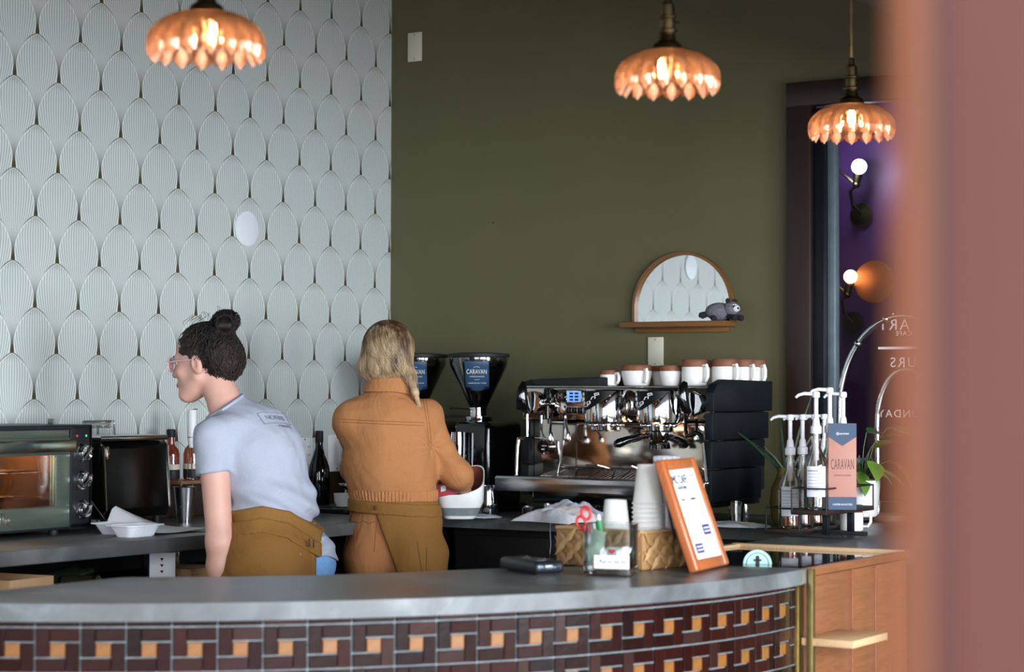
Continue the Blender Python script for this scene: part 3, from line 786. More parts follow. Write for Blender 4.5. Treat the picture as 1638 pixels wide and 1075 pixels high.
# ------------------------------------------------------------------ crockery on the machine
M_glaze = mat('white_stoneware', (232, 228, 224), .3, var=.02)
M_terra = mat('bare_terracotta_rim', (124, 76, 52), .6, var=.15, nscale=60)
def cup(loc, rz, r, h, label, group, flare=0., handle=True, big=False):
    t = thing('mug' if big else 'coffee_cup', label, 'mug' if big else 'cup', loc, rz, group)
    rb, rt = r*(1-flare), r; zr = h*.74
    f = lambda z: rb+(rt-rb)*min(1, z/(h*.6))
    b = MB(); b.lathe([(0, 0), (rb*.9, 0), (rb, .004), (f(h*.3), h*.3), (f(h*.6), h*.6), (rt, zr), (rt-.004, zr), (f(h*.3)-.004, h*.3), (rb*.9, .008), (0, .008)], seg=36, cap0=False, cap1=False); obj('body', b, M_glaze, t)
    b = MB(); b.lathe([(rt+.0004, zr-.002), (rt+.0006, h*.88), (rt*.97, h*.97), (rt*.93, h), (rt*.90, h*.98), (rt*.93, h*.88), (rt-.004, zr-.002)], seg=36, cap0=False, cap1=False); obj('rim', b, M_terra, t, label='terracotta coloured rim')
    if handle:
        hh = h*.30; zc = h*.48; k = .028 if big else .022
        b = MB(); b.tube([(f(zc+hh)-.003, 0, zc+hh), (r+k*.7, 0, zc+hh*1.05), (r+k, 0, zc+hh*.5), (r+k, 0, zc-hh*.4), (r+k*.6, 0, zc-hh), (f(zc-hh)-.003, 0, zc-hh*1.0)], [.007]*6, 12, flat=.65); obj('handle', b, M_glaze, t)
    return t
ZT_ = ZC+.531
G1, G2 = 'cups lined up on the machine', 'tall mugs on the machine'
cup((1.398, -.42, ZT_), .6, .034, .066, 'small white cup at the left end of the row on the machine, half hidden', G1)
cup((1.452, -.52, ZT_), -.3, .036, .064, 'small white cup with its handle to the right, beside the wide cups', G1)
cup((1.568, -.50, ZT_), -.55, .062, .084, 'widest white cup in the row, under the wall plate', G1, .18)
cup((1.640, -.385, ZT_), -.75, .056, .082, 'white cup tucked behind the widest cup, handle forward', G1, .15)
cup((1.722, -.50, ZT_), 2.2, .043, .082, 'tapering white cup between the wide cups and the tall mugs', G1, .22)
cup((1.828, -.50, ZT_), -.35, .050, .104, 'front tall white mug with its handle showing whole', G2, big=True)
cup((1.868, -.36, ZT_), -.3, .046, .104, 'tall white mug mostly hidden behind the front one', G2, big=True)
cup((1.942, -.46, ZT_), -.4, .050, .106, 'tall white mug right of the front one, second handle from the left', G2, big=True)
cup((1.955, -.32, ZT_), -.45, .045, .106, 'tall white mug at the back right of the machine, third handle from the left', G2, big=True)
cup((1.958, -.215, ZT_), -.5, .043, .106, 'tall white mug at the far right end of the machine', G2, big=True)

# ================================================================== GRINDERS
M_hop = thin_glass('smoky_hopper', (.62, .62, .62), .15, .05)
M_beans = mat('roasted_beans', (26, 18, 14), .45, var=.5, nscale=160, bmp=.6)
M_label = mat('blue_label', (46, 76, 106), .5, var=.04)
def grinder(loc, label):
    t = thing('coffee_grinder', label, 'grinder', loc, 0, 'coffee grinders on the back worktop')
    b = MB(); b.box((.01, .06, .20), (.19, .27, .36), .03, seg=4); b.box((.01, .04, .015), (.22, .34, .03), .01); obj('body', b, M_blackg, t)
    b = MB(); b.lathe([(.055, .375), (.058, .385), (.058, .40), (.036, .404), (.036, .43), (.042, .432), (.042, .438), (0, .438)], seg=32); obj('collar', b, M_chrome, t)
    b = MB(); b.cyl((-.03, -.02, .40), (-.15, -.06, .402), .005); b.ball((-.15, -.06, .402), .011); b.cyl((-.03, .0, .43), (-.12, -.03, .437), .0035); b.ball((-.12, -.03, .437), .008); obj('adjusting_lever', b, M_blackm, t)
    zt, zb, rt, rb = .652, .437, .124, .036
    b = MB(); b.lathe([(rb, zb), (rb+.006, zb+.012), (rt, zt-.03), (rt, zt-.002), (rt-.003, zt-.002), (rt-.003, zt-.03), (rb+.003, zb+.012)], seg=48, cap0=False, cap1=False); obj('hopper', b, M_hop, t)
    b = MB(); b.lathe([(0, zb), (rb-.002, zb), (rb+.003, zb+.012), (rt-.012, zt-.048), (rt-.02, zt-.04), (0, zt-.034)], seg=40); obj('coffee_beans', b, M_beans, t)
    b = MB(); b.lathe([(0, zt), (.131, zt), (.133, zt+.006), (.131, zt+.015), (.08, zt+.020), (0, zt+.022)], seg=48); obj('lid', b, M_blackm, t)
    # shield label curved round the cone, facing the bar
    a0 = -PI/2+.50
    def lab(u, v, off=.002):
        z = zt-.018-v*.125
        r = rb+.006+(rt-rb-.006)*min(1, (z-zb-.012)/(zt-.03-zb-.012))+off
        a = a0+(u-.5)*.105/max(r, .05)
        if v > .9: z += (abs(u-.5)*2)*.008
        return (r*math.cos(a), r*math.sin(a), z)
    b = MB(); b.grid(lab, 15, 15, .001); lb = obj('label', b, M_label, t)
    sl = math.atan2(rt-rb-.006, zt-.03-zb-.012)
    for body, sz, v, sx in (('CARAVAN', .030, .36, .62), ('COFFEE ROASTERS', .0075, .52, 1.), ('HANDCRAFTED COFFEE', .007, .74, 1.)):
        x, y, z = lab(.5, v, .0065)
        text('lettering', body, sz, M_white, lb, (x, y, z), Euler((PI/2+sl, 0, a0+PI/2)), sx)
    for v in (.07, .17): 
        x, y, z = lab(.5, v+.03, .0045)
    b = MB(); b.tube([lab(.5+.12*(k/5-1)*1., .18+.03*abs(k/5-1), .0028) for k in range(11)], .0007, 5); b.tube([lab(.4+.02*k, .62, .0028) for k in range(11)], .0006, 5); obj('ornament', b, M_white, lb)
    b = MB(); b.cyl((-.03, -.11, .335), (-.03, -.11, .14), .032, seg=28); obj('dosing_chamber', b, M_chrome, t)
    b = MB(); b.box((-.03, -.145, .255), (.046, .012, .06), .01); b.tube([(-.045, -.13, .21), (-.045, -.15, .195), (.0, -.15, .195), (.0, -.13, .21)], .004, 8); obj('portafilter_fork', b, M_blackg, t)
    return t
grinder((.778, -.45, ZC), 'coffee grinder with full blue label on its black bean hopper')
grinder((.462, -.45, ZC), 'coffee grinder half hidden behind the blonde barista')
# ================================================================== LEFT COUNTER
# toaster oven: front faces the room (+X), standing with its back to the papered wall
ov = thing('toaster_oven', 'steel toaster oven with glowing window and three knobs on the left worktop', 'oven', (0, 0, ZC))
OX, OY1, OY0, OH = .40, -2.395, -2.985, .385
M_ovs = mat('oven_steel', (112, 124, 114), .34, .75, var=.08, nscale=10, stretch=(20, 1, 20))
M_ovd = mat('oven_side', (52, 56, 58), .4, .7, var=.1)
M_foil = mat('amber_cavity', (176, 138, 96), .3, .7, var=.5, nscale=60, bmp=.8)
b = MB()
yc = (OY0+OY1)/2; L = OY1-OY0
b.box((.225, yc, OH-.010), (.35, L, .02), .006); b.box((.225, yc, .030), (.35, L, .02), .004); b.box((.06, yc, OH/2+.01), (.02, L, OH-.03))
b.box((.225, OY1-.01, OH/2+.01), (.35, .02, OH-.03), .004); b.box((.225, OY0+.01, OH/2+.01), (.35, .02, OH-.03), .004); obj('case', b, M_ovd, ov)
b = MB(); b.box((.08, yc-.06, .19), (.01, L-.20, .30)); b.box((.23, yc-.06, .042), (.30, L-.20, .006)); b.box((.23, yc-.06, OH-.026), (.30, L-.20, .006)); b.box((.23, OY1-.135, .19), (.30, .006, .30)); obj('cavity', b, M_foil, ov)
b = MB(); b.box((OX-.016, OY1-.055, OH/2+.008), (.032, .108, OH-.018), .004); cp = obj('control_panel', b, M_ovd, ov)
for z in (.285, .190, .085):
    b = MB(); b.lathe([(0, 0), (.034, 0), (.034, .006), (.029, .008), (.028, .022), (.025, .026), (0, .027)], seg=32, M=Matrix.Translation((OX+.0005, OY1-.052, z)) @ Matrix.Rotation(PI/2, 4, 'Y'))
    b.box((OX+.031, OY1-.052, z), (.010, .010, .052), .003, M=Matrix.Translation((OX+.031, OY1-.052, z)) @ Matrix.Rotation(-.75, 4, 'X') @ Matrix.Translation((-OX-.031, -OY1+.052, -z)))
    obj('knob', b, M_chrome, ov)
b = MB(); b.ball((OX+.0005, OY1-.078, .345), (.002, .004, .004), 10, 6); obj('indicator', b, mat('red_lamp', (200, 60, 50), .3, emit=(255, 70, 50), estr=.6), cp)
b = MB(); b.ball((OX+.0005, OY1-.032, .345), (.002, .004, .004), 10, 6); obj('indicator', b, mat('green_lamp', (80, 200, 140), .3, emit=(80, 255, 160), estr=.8), cp)
# door with window
D1 = OY1-.112; D0 = OY0+.012
b = MB(); dz0, dz1 = .028, OH-.045
fr = .075
b.box((OX-.010, (D0+D1)/2, dz0+fr/2), (.024, D1-D0, fr), .003); b.box((OX-.010, (D0+D1)/2, dz1-.030), (.024, D1-D0, .060), .003)
b.box((OX-.010, D1-.034, (dz0+dz1)/2), (.022, .068, dz1-dz0-.02), .002); b.box((OX-.010, D0+.02, (dz0+dz1)/2), (.022, .04, dz1-dz0-.02), .002)
dr = obj('door', b, M_ovs, ov)
b = MB(); b.box((OX-.006, (D0+D1)/2-.015, (dz0+dz1)/2+.008), (.006, D1-D0-.1, dz1-dz0-.12)); obj('window', b, thin_glass('oven_glass', (.80, .72, .62), .18, .03), dr)
b = MB(); b.box((OX+.030, (D0+D1)/2, dz1-.028), (.012, D1-D0-.004, .042), .005)
for y in (D1-.02, D0+.03): b.box((OX+.014, y, dz1-.028), (.036, .022, .030), .003)
obj('handle', b, mat('greenish_steel', (158, 176, 166), .22, 1., var=.05), dr)
text('lettering', 'Breville', .062, M_chrome, dr, (OX+.0032, D0+.105, dz0+.038), (PI/2, 0, PI/2), .8, depth=.002)
b = MB(); b.box((OX-.018, (D0+D1)/2, OH-.026), (.030, D1-D0, .046), .003); b.box((OX-.04, OY1-.16, OH+.008), (.02, .006, .026), .003); b.box((OX-.09, OY1-.12, OH+.008), (.02, .006, .026), .003); obj('top_trim', b, M_ovs, ov)
for z in (.13, .22):
    b = MB()
    for k in range(9): b.cyl((.10, D0+.05+k*(D1-D0-.1)/8, z), (.38, D0+.05+k*(D1-D0-.1)/8, z), .0022, seg=6)
    b.cyl((.37, D0+.03, z), (.37, D1-.02, z), .003, seg=6); obj('rack', b, M_chrome, ov)
b = MB()
for q in (.11, .16, .29): b.cyl((q, D0+.06, OH-.045), (q, D1-.06, OH-.045), .005, seg=8)
obj('heating_element', b, mat('hot_element', (255, 150, 70), .5, emit=(255, 132, 48), estr=12.), ov)
b = MB(); b.box((.24, (D0+D1)/2, .224), (.20, .30, .008), .003); b.box((.24, (D0+D1)/2, .062), (.24, .34, .010), .003); obj('baking_tray', b, mat('used_tray', (120, 92, 66), .4, .7, var=.3), ov)
for x, y in ((.1, OY0+.05), (.36, OY0+.05), (.1, OY1-.15), (.36, OY1-.15)):
    b = MB(); b.lathe([(.016, 0), (.018, .006), (.016, .022), (0, .022)], (x, y, 0), 14); obj('foot', b, M_blackm, ov)
l = bpy.data.lights.new('oven_glow', 'AREA'); l.shape = 'RECTANGLE'; l.size = .24; l.size_y = .36; l.energy = 5; l.color = (1, .74, .44)
lo = bpy.data.objects.new('oven_glow', l); COL.objects.link(lo); lo.parent = ov; lo.location = (.21, yc-.08, OH-.058)

# black lidded bin with chrome edges
bb_ = thing('bread_bin', 'gloss black box appliance with chrome edges right of the toaster oven', 'appliance', (0, 0, ZC))
y0, y1, x1, z0, z1 = -2.225, -1.878, .30, .036, .318
b = MB(); b.prism([(.03, z0), (x1, z0), (x1+.012, z0+.03), (x1-.004, z1-.02), (x1-.02, z1), (.03, z1)], -y1, -y0, M=Matrix.Rotation(PI/2, 4, 'X'), bev=.008); obj('body', b, mat('satin_enamel_black', (9, 9, 10), .22, spec=.35), bb_)
for y in (y0, y1):
    b = MB(); b.tube([(.05, y, z0+.004), (x1-.008, y, z0+.002), (x1+.010, y, z0+.03), (x1-.005, y, z1-.022), (x1-.024, y, z1-.002), (.05, y, z1-.002)], .005, 8); obj('edge_trim', b, M_chrome, bb_)
b = MB(); b.box((.165, (y0+y1)/2-.02, z1+.012), (.29, y1-y0+.02, .020), .006); ld = obj('lid', b, M_steel, bb_)
b = MB(); b.tube([(.16, y0+.04, z1+.02), (.16, y0+.04, z1+.062), (.16, y0+.19, z1+.062), (.16, y0+.19, z1+.02)], .010, 10, flat=1.6); obj('lid_handle', b, thin_glass('acrylic_handle', (.82, .86, .86), .3), ld)
b = MB(); b.box((x1-.016, y0+.015, z1-.05), (.03, .03, .07), .006); obj('latch', b, M_chrome, bb_)
b = MB(); b.tube([(x1-.02, y0-.05, z0+.07), (x1+.012, y0+.0, z0-.01)], .004, 8); obj('strut', b, M_chrome, bb_)
for x, y in ((.06, y0+.03), (x1-.03, y0+.03), (.06, y1-.03), (x1-.03, y1-.03)):
    b = MB(); b.lathe([(.014, 0), (.016, .006), (.012, z0+.004), (0, z0+.004)], (x, y, 0), 14); obj('foot', b, M_blackm, bb_)

# foam trays and paper
M_foam = mat('white_foam', (226, 228, 236), .65, var=.02, nscale=80)
def foam_tray(loc, rz, lx, ly, h, label):
    t = thing('takeout_tray', label, 'tray', loc, rz, 'white takeout trays on the left worktop')
    def ring(sx, sy, z, r=.02, n=6):
        out = []
        for cx, cy, a0 in ((sx-r, sy-r, 0), (-sx+r, sy-r, PI/2), (-sx+r, -sy+r, PI), (sx-r, -sy+r, 1.5*PI)):
            for k in range(n+1):
                a = a0+PI/2*k/n; out.append((cx+r*math.cos(a), cy+r*math.sin(a), z))
        return out
    X_, Y_ = lx/2, ly/2
    b = MB(); b.rings([ring(X_-.02, Y_-.02, 0), ring(X_-.002, Y_-.002, h-.004), ring(X_+.008, Y_+.008, h-.004), ring(X_+.008, Y_+.008, h), ring(X_-.004, Y_-.004, h), ring(X_-.023, Y_-.023, .004)], True, True); obj('tray', b, M_foam, t)
    b = MB(); n = 14
    for k in range(n): 
        y = -Y_+.03+(ly-.06)*k/(n-1)
        b.tube([(X_-.0185, y, .004), (X_-.004, y, h-.006)], .002, 5)
    obj('ribs', b, M_foam, t)
    return t
foam_tray((.50, -2.365, ZC), .05, .12, .15, .040, 'white foam tray half hidden by the one in front of it')
foam_tray((.645, -2.440, ZC), -.05, .115, .16, .042, 'white ribbed foam tray nearest the edge of the left worktop')
def sheet(u, v):
    x = .43+.25*v; y = -2.36+.27*u
    z = ZC+.006+.085*(1-v)**1.15*max(0, 1-abs(u-.16)/(.18 if u < .16 else .84))+.003*(1+math.sin(5*u+3*v))
    return (x, y, z)
b = MB(); b.grid(sheet, 16, 12, .0008); o = obj('paper_sheets', b, M_paperw); tag(o, 'white paper folded up at one corner beside the foam trays', 'paper')

# small brass shelf with bottles and milk frother
shf = thing('brass_riser', 'small brass-legged shelf holding amber bottles by the wallpaper', 'shelf', (.17, -1.62, ZC))
b = MB(); b.box((0, 0, .150), (.17, .26, .012), .003); obj('shelf_board', b, wood('riser_wood', (140, 100, 66), (110, 74, 46), 1, .4), shf)
for x in (-.07, .07):
    for y in (-.115, .03, .115):
        if y == .03 and x < 0: continue
        b = MB(); b.cyl((x, y, 0), (x, y, .146), .005, seg=10); obj('leg', b, mat('brass_leg', (190, 156, 84), .25, 1., var=.05), shf)
ZR = ZC+.157
M_ambl = thin_glass('amber_bottle_glass', (.72, .40, .26), .15, .03, .25, (150, 70, 40))
def swing_bottle(loc, label):
    t = thing('syrup_bottle', label, 'bottle', loc, 0, 'amber bottles on the brass shelf')
    b = MB(); b.lathe([(0, 0), (.032, 0), (.034, .006), (.034, .10), (.030, .118), (.014, .138), (.013, .168), (0, .168)], seg=28); obj('body', b, M_ambl, t)
    b = MB(); b.lathe([(.0345, .004), (.0352, .006), (.0352, .038), (.0345, .040)], seg=28, cap0=False, cap1=False); obj('lower_sleeve', b, M_blackm, t)
    b = MB(); b.lathe([(.0352, .0402), (.0358, .041), (.0358, .060), (.0352, .061)], seg=28, cap0=False, cap1=False); obj('label', b, M_offwhite, t)
    b = MB(); b.lathe([(.016, .166), (.0175, .170), (.0175, .195), (.014, .198), (0, .198)], seg=20); b.cyl((-.018, 0, .190), (.018, 0, .190), .004, seg=8); obj('stopper', b, M_blackm, t)
    return t
swing_bottle((.135, -1.675, ZR), 'left amber bottle with black stopper beside the milk frother')
swing_bottle((.145, -1.560, ZR), 'right amber bottle with black stopper next to the grey sleeve')
fr_ = thing('milk_frother', 'white hand milk frother with wire whisk standing on the brass shelf', 'frother', (.225, -1.655, ZR))
b = MB(); b.lathe([(0, .125), (.011, .127), (.0165, .150), (.0185, .20), (.0185, .262), (.015, .274), (0, .276)], seg=28); obj('handle', b, M_white, fr_)
b = MB(); b.lathe([(.0188, .166), (.0192, .167), (.0192, .169), (.0188, .170)], seg=28, cap0=False, cap1=False); b.box((.012, .004, .277), (.010, .018, .004), .001); obj('switch', b, M_steel, fr_)
b = MB(); b.cyl((0, 0, .128), (0, 0, .012), .0022, seg=8); b.tube([(-.014, 0, .128), (-.016, 0, .10), (-.022, 0, .03), (-.024, 0, .004)], .002, 6); b.tube([(.018*math.cos(a/12*2*PI), .018*math.sin(a/12*2*PI), .006) for a in range(13)], .0035, 6); obj('whisk', b, M_chrome, fr_)
hp = MB(); hp.tube([(.10, -1.742, ZR), (.10, -1.745, ZR+.10), (.11, -1.735, ZR+.135), (.13, -1.71, ZR+.148)], .0035, 8); hp.box((.105, -1.742, ZR+.002), (.03, .02, .004), .001)
tag(obj('wire_hoop', hp, M_chrome), 'thin bent chrome wire left of the amber bottles', 'wire')
tb = thing('cocktail_tin', 'tapered steel tumbler under the left end of the brass shelf', 'tumbler', (.285, -1.765, ZC))
b = MB(); b.lathe([(0, 0), (.026, 0), (.030, .004), (.044, .135), (.0455, .136), (.0445, .138), (.042, .135), (.028, .008), (0, .008)], seg=36, cap0=False, cap1=False); obj('body', b, M_steel, tb)
b = MB(); b.lathe([(.0285, -.0), (.031, .0), (.0325, .016), (.030, .016)], seg=36, cap0=False, cap1=False); obj('base_ring', b, M_chrome, tb)
jg = thing('glass_jug', 'small clear glass decanter beside the brass leg', 'jug', (.24, -1.545, ZC))
b = MB(); b.lathe([(0, 0), (.026, 0), (.034, .01), (.036, .035), (.028, .058), (.012, .072), (.011, .088), (.016, .094), (.0145, .094), (.0095, .088), (.0105, .072), (.026, .057), (.034, .035), (.030, .012), (0, .006)], seg=28, cap0=False, cap1=False); obj('body', b, M_glass, jg)
b = MB(); b.ball((0, 0, .106), (.013, .013, .015), 16, 10); obj('stopper', b, M_glass, jg)

# under the left counter
bx = thing('white_carton', 'white carton printed with three dark triangles under the left worktop', 'box', (.52, -2.16, .7225), -.80)
b = MB(); b.box((0, 0, .056), (.12, .092, .112), .002); obj('carton', b, M_paperw, bx)
b = MB()
for z in (.088, .066, .044): b.prism([(-.007, .005), (.007, .005), (0, -.006)], 0, .0008, M=Matrix.Translation((.0602, -.002, z)) @ Matrix.Rotation(PI/2, 4, 'Z') @ Matrix.Rotation(PI/2, 4, 'X'))
obj('printed_triangles', b, M_ink, bx)
b = MB(); b.box((.0, -.0463, .056), (.119, .0008, .111)); obj('blue_side', b, mat('blue_print', (52, 72, 140), .5, var=.04), bx)
kb = thing('kraft_box', 'flat brown kraft box on the shelf under the left worktop', 'box', (.50, -2.00, .7225), .04)
b = MB(); b.box((0, 0, .020), (.20, .20, .040), .002); obj('tray', b, mat('kraft_card', (168, 132, 96), .8, var=.06, nscale=50), kb)
b = MB(); b.box((0, 0, .043), (.204, .204, .006), .002); obj('lid', b, mat('kraft_card', (168, 132, 96)), kb)
for k, (x, y) in enumerate(((.36, -2.045), (.40, -1.955), (.30, -1.90))):
    g = thing('drinking_glass', ['clear tumbler next to the white carton under the worktop', 'clear tumbler behind the kraft box under the worktop', 'clear tumbler deepest under the worktop'][k], 'glass', (x, y, .7695 if k == 3 else .7225), 0, 'glasses under the left worktop')
    b = MB(); b.lathe([(0, 0), (.028, 0), (.034, .12), (.0325, .12), (.0265, .01), (0, .01)], seg=28, cap0=False, cap1=False); obj('body', b, M_glass, g)
    b = MB(); b.lathe([(.0345, .117), (.0352, .1195), (.0335, .1215), (.0325, .119)], seg=28, cap0=False, cap1=False); obj('rim', b, M_glass, g)
ml = thing('pepper_mill', 'short brass-capped cylinder lying on the shelf under the toaster oven', 'container', (.60, -2.66, .7225), .4)
b = MB(); b.cyl((-.06, 0, .034), (.05, 0, .034), .032, .034, 24); obj('body', b, mat('dark_olive_can', (46, 42, 34), .35, .4), ml)
b = MB(); b.cyl((.05, 0, .034), (.064, 0, .034), .0345, .0345, 24); obj('cap', b, M_brass, ml)
bg = thing('kraft_carton', 'open brown carton at the far left under the toaster oven', 'box', (.52, -2.95, .7225), .1)
for c_, d_ in (((0, 0, .004), (.26, .22, .006)), ((0, -.11, .04), (.26, .004, .08)), ((0, .11, .04), (.26, .004, .08)), ((.13, 0, .04), (.004, .22, .08)), ((-.13, 0, .04), (.004, .22, .08))):
    b = MB(); b.box(c_, d_, .0008); obj('wall_panel', b, MATS['kraft_card'], bg)
b = MB(); b.lathe([(0, 0), (.034, 0), (.036, .01), (.036, .15), (.014, .20), (.013, .24), (0, .24)], seg=24, M=Matrix.Translation((.50, -2.74, .760)) @ Matrix.Rotation(-1.45, 4, 'X'))
tag(obj('dark_bottle', b, mat('dark_bottle_glass', (22, 28, 22), .08, coat=.3)), 'dark bottle lying on the shelf under the toaster oven', 'bottle')

# corner: wine bottle, cup, decanter
wb = thing('wine_bottle', 'dark green wine bottle before the wall plates between the two baristas', 'bottle', (.22, -.83, ZC))
b = MB(); b.lathe([(0, 0), (.042, 0), (.046, .006), (.046, .16), (.042, .19), (.026, .235), (.0165, .265), (.0155, .335), (0, .335)], seg=36); obj('body', b, mat('black_green_glass', (10, 14, 10), .06, coat=.4), wb)
b = MB(); b.lathe([(.0160, .288), (.0172, .290), (.0172, .334), (.0160, .338), (0, .338)], seg=28); obj('foil', b, M_blackm, wb)
ds = thing('knock_box', 'low black box in the corner carrying the small white cup', 'box', (.36, -.80, ZC))
b = MB(); b.box((0, 0, .012), (.30, .34, .022), .006); obj('tray', b, M_blackg, ds)
b = MB(); b.box((0, 0, .0245), (.27, .31, .004), .001); obj('mat', b, M_blackm, ds)
ec = thing('espresso_cup', 'small white espresso cup with its handle to the right of the bent barista', 'cup', (.40, -.905, ZC+.0265), 1.25)
b = MB(); b.lathe([(0, 0), (.024, 0), (.034, .02), (.037, .055), (.035, .055), (.032, .022), (.02, .006), (0, .006)], seg=32, cap0=False, cap1=False); obj('body', b, M_glaze, ec)
b = MB(); b.tube([(.034, 0, .046), (.052, 0, .046), (.056, 0, .030), (.046, 0, .016), (.031, 0, .016)], .005, 10); obj('handle', b, M_glaze, ec)
dc = thing('glass_pitcher', 'small round glass decanter with metal collar right of the wine bottle', 'jug', (.37, -.825, ZC+.0265))
b = MB(); b.lathe([(0, 0), (.020, 0), (.030, .012), (.032, .03), (.022, .052), (.019, .066), (.040, .084), (.0385, .085), (.017, .068), (.020, .052), (.030, .03), (.027, .014), (0, .004)], seg=28, cap0=False, cap1=False); obj('body', b, M_glass, dc)
b = MB(); b.lathe([(.040, .082), (.043, .084), (.043, .092), (.040, .093)], seg=28, cap0=False, cap1=False); obj('collar', b, M_steel, dc)
# tall bottle of clear liquid half hidden by the shirt
gb = thing('clear_bottle', 'slim brown and clear bottle just behind the bent barista\'s back', 'bottle', (.16, -.93, ZC))
b = MB(); b.lathe([(0, 0), (.034, 0), (.036, .006), (.036, .12), (.030, .16), (.013, .20), (.012, .27), (0, .27)], seg=28); obj('body', b, thin_glass('brown_clear_glass', (.62, .5, .42), .15, .03, .2, (120, 84, 66)), gb)
b = MB(); b.lathe([(.0125, .262), (.015, .264), (.015, .286), (0, .288)], seg=20); obj('cap', b, M_dkwood, gb)

# ================================================================== BACK WORKTOP: pitchers, towels
def cloth(name, label, loc, rz, lx, ly, h, seed, m=M_cloth, n=46, cat='towel', sharp=1.):
    rs = np.random.RandomState(seed); K = [(rs.uniform(-9, 9), rs.uniform(-9, 9), rs.uniform(0, 6.3), rs.uniform(.3, 1)) for _ in range(9)]
    def f(u, v):
        x, y = u-.5, v-.5
        e = max(0, 1-(abs(x)*2)**2.5)*max(0, 1-(abs(y)*2)**2.5)
        w_ = sum(a*(1-abs(math.sin(kx*x+ky*y+p))) for kx, ky, p, a in K)/4.2
        wob = .10*math.sin(7*u+seed)+.07*math.sin(11*v+seed*2)
        return (lx*(x*(1+.18*math.sin(5*v+seed))), ly*(y*(1+.2*math.sin(6*u+seed))+wob*.35), .003+h*e**.45*(.25+.75*w_**sharp))
    b = MB(); b.grid(f, n, n, .0025)
    return tag(obj(name, b, m, None, loc, (0, 0, rz), smooth=80), label, cat)
cloth('bar_towel', 'crumpled grey-white towel heaped on the worktop before the espresso machine', (1.44, -.915, ZC), -.12, .29, .20, .085, 3)
cloth('bar_towel', 'flat white cloth on the worktop edge beside the grinder', (1.045, -.845, ZC), -.1, .15, .13, .012, 5)
cloth('bar_towel', 'white towel stuffed under the front rail of the espresso machine', (1.40, -.735, ZC+.004), 0, .26, .10, .088, 8)
cloth('bar_towel', 'folded white cloth on the dark worktop right of the wooden menu frame', (2.15, -.80, ZC), .1, .24, .13, .022, 11)
b = MB(); b.tube([(1.355, -.802, ZC+.003), (1.352, -.812, ZC-.004), (1.350, -.812, ZC-.05), (1.353, -.812, ZC-.10), (1.349, -.812, ZC-.135)], .0012, 6); tag(obj('loose_thread', b, M_cloth), 'white thread hanging over the worktop edge below the crumpled towel', 'thread')
mp_ = thing('milk_pitcher', 'steel milk pitcher between the grinder and the machine rail', 'pitcher', (.985, -.70, ZC))
b = MB(); b.lathe([(0, 0), (.042, 0), (.044, .004), (.040, .06), (.033, .105), (.036, .122), (.0345, .122), (.0315, .105), (.038, .06), (.041, .008), (0, .006)], seg=36, cap0=False, cap1=False); obj('body', b, M_chrome, mp_)
b = MB(); b.tube([(-.034, .008, .108), (-.068, .02, .104), (-.070, .02, .05), (-.042, .01, .03)], .005, 8); obj('handle', b, M_chrome, mp_)
b = MB(); b.tube([(.034, -.01, .108), (.046, -.013, .122)], [.010, .004], 8); obj('spout', b, M_chrome, mp_)
sg = thing('shot_pitcher', 'tiny steel shot cup left of the crumpled towel', 'cup', (1.225, -.775, ZC))
b = MB(); b.lathe([(0, 0), (.020, 0), (.023, .004), (.025, .045), (.0265, .047), (.024, .046), (.021, .008), (0, .008)], seg=28, cap0=False, cap1=False); obj('body', b, M_steel, sg)
b = MB(); b.lathe([(.0245, .040), (.0268, .042), (.0268, .047), (.0245, .048)], seg=28, cap0=False, cap1=False); obj('rim', b, M_chrome, sg)
gl = thing('drinking_glass', 'dark glass on the worktop beside the machine\'s right panel', 'glass', (2.06, -.60, ZC))
b = MB(); b.lathe([(0, 0), (.026, 0), (.033, .085), (.0315, .085), (.0245, .008), (0, .008)], seg=28, cap0=False, cap1=False); obj('body', b, M_glass, gl)
b = MB(); b.lathe([(.0335, .082), (.0342, .0845), (.032, .0865), (.0312, .084)], seg=28, cap0=False, cap1=False); obj('rim', b, M_glass, gl)

# ceramic vase with spiky plant
vs = thing('ceramic_vase', 'mustard glazed jug-shaped vase beside the syrup bottles', 'vase', (2.225, -.50, ZC))
M_must = mat('mustard_glaze', (112, 102, 50), .25, var=.15, nscale=9)
b = MB(); b.lathe([(0, 0), (.045, 0), (.058, .02), (.064, .08), (.058, .14), (.040, .175), (.034, .20), (.040, .215), (.036, .215), (.030, .20), (.036, .175), (.052, .14), (.058, .08), (.05, .022), (0, .012)], seg=40, cap0=False, cap1=False); obj('body', b, M_must, vs)
b = MB(); b.ball((.030, -.055, .165), (.024, .024, .026), 18, 12); obj('lug', b, M_must, vs)
sp = thing('spiky_plant', 'dark thin-leaved plant standing in the mustard vase', 'plant', (2.225, -.50, ZC+.15))
M_leafd = mat('dark_green_leaf', (44, 62, 46), .4, var=.2)
for k, (dx, dy, h) in enumerate(((-.28, .0, .25), (-.16, .05, .16), (-.07, .08, .30), (.10, .03, .36), (.05, -.05, .22), (-.06, -.08, .15), (.16, .10, .30))):
    b = MB(); b.tube([(0, 0, -.12), (dx*.12, dy*.12, .06), (dx*.5, dy*.5, .06+(h-.06)*.5), (dx, dy, h)], [.003, .006, .0055, .0008], 6, flat=.4); obj('leaf', b, M_leafd, sp)

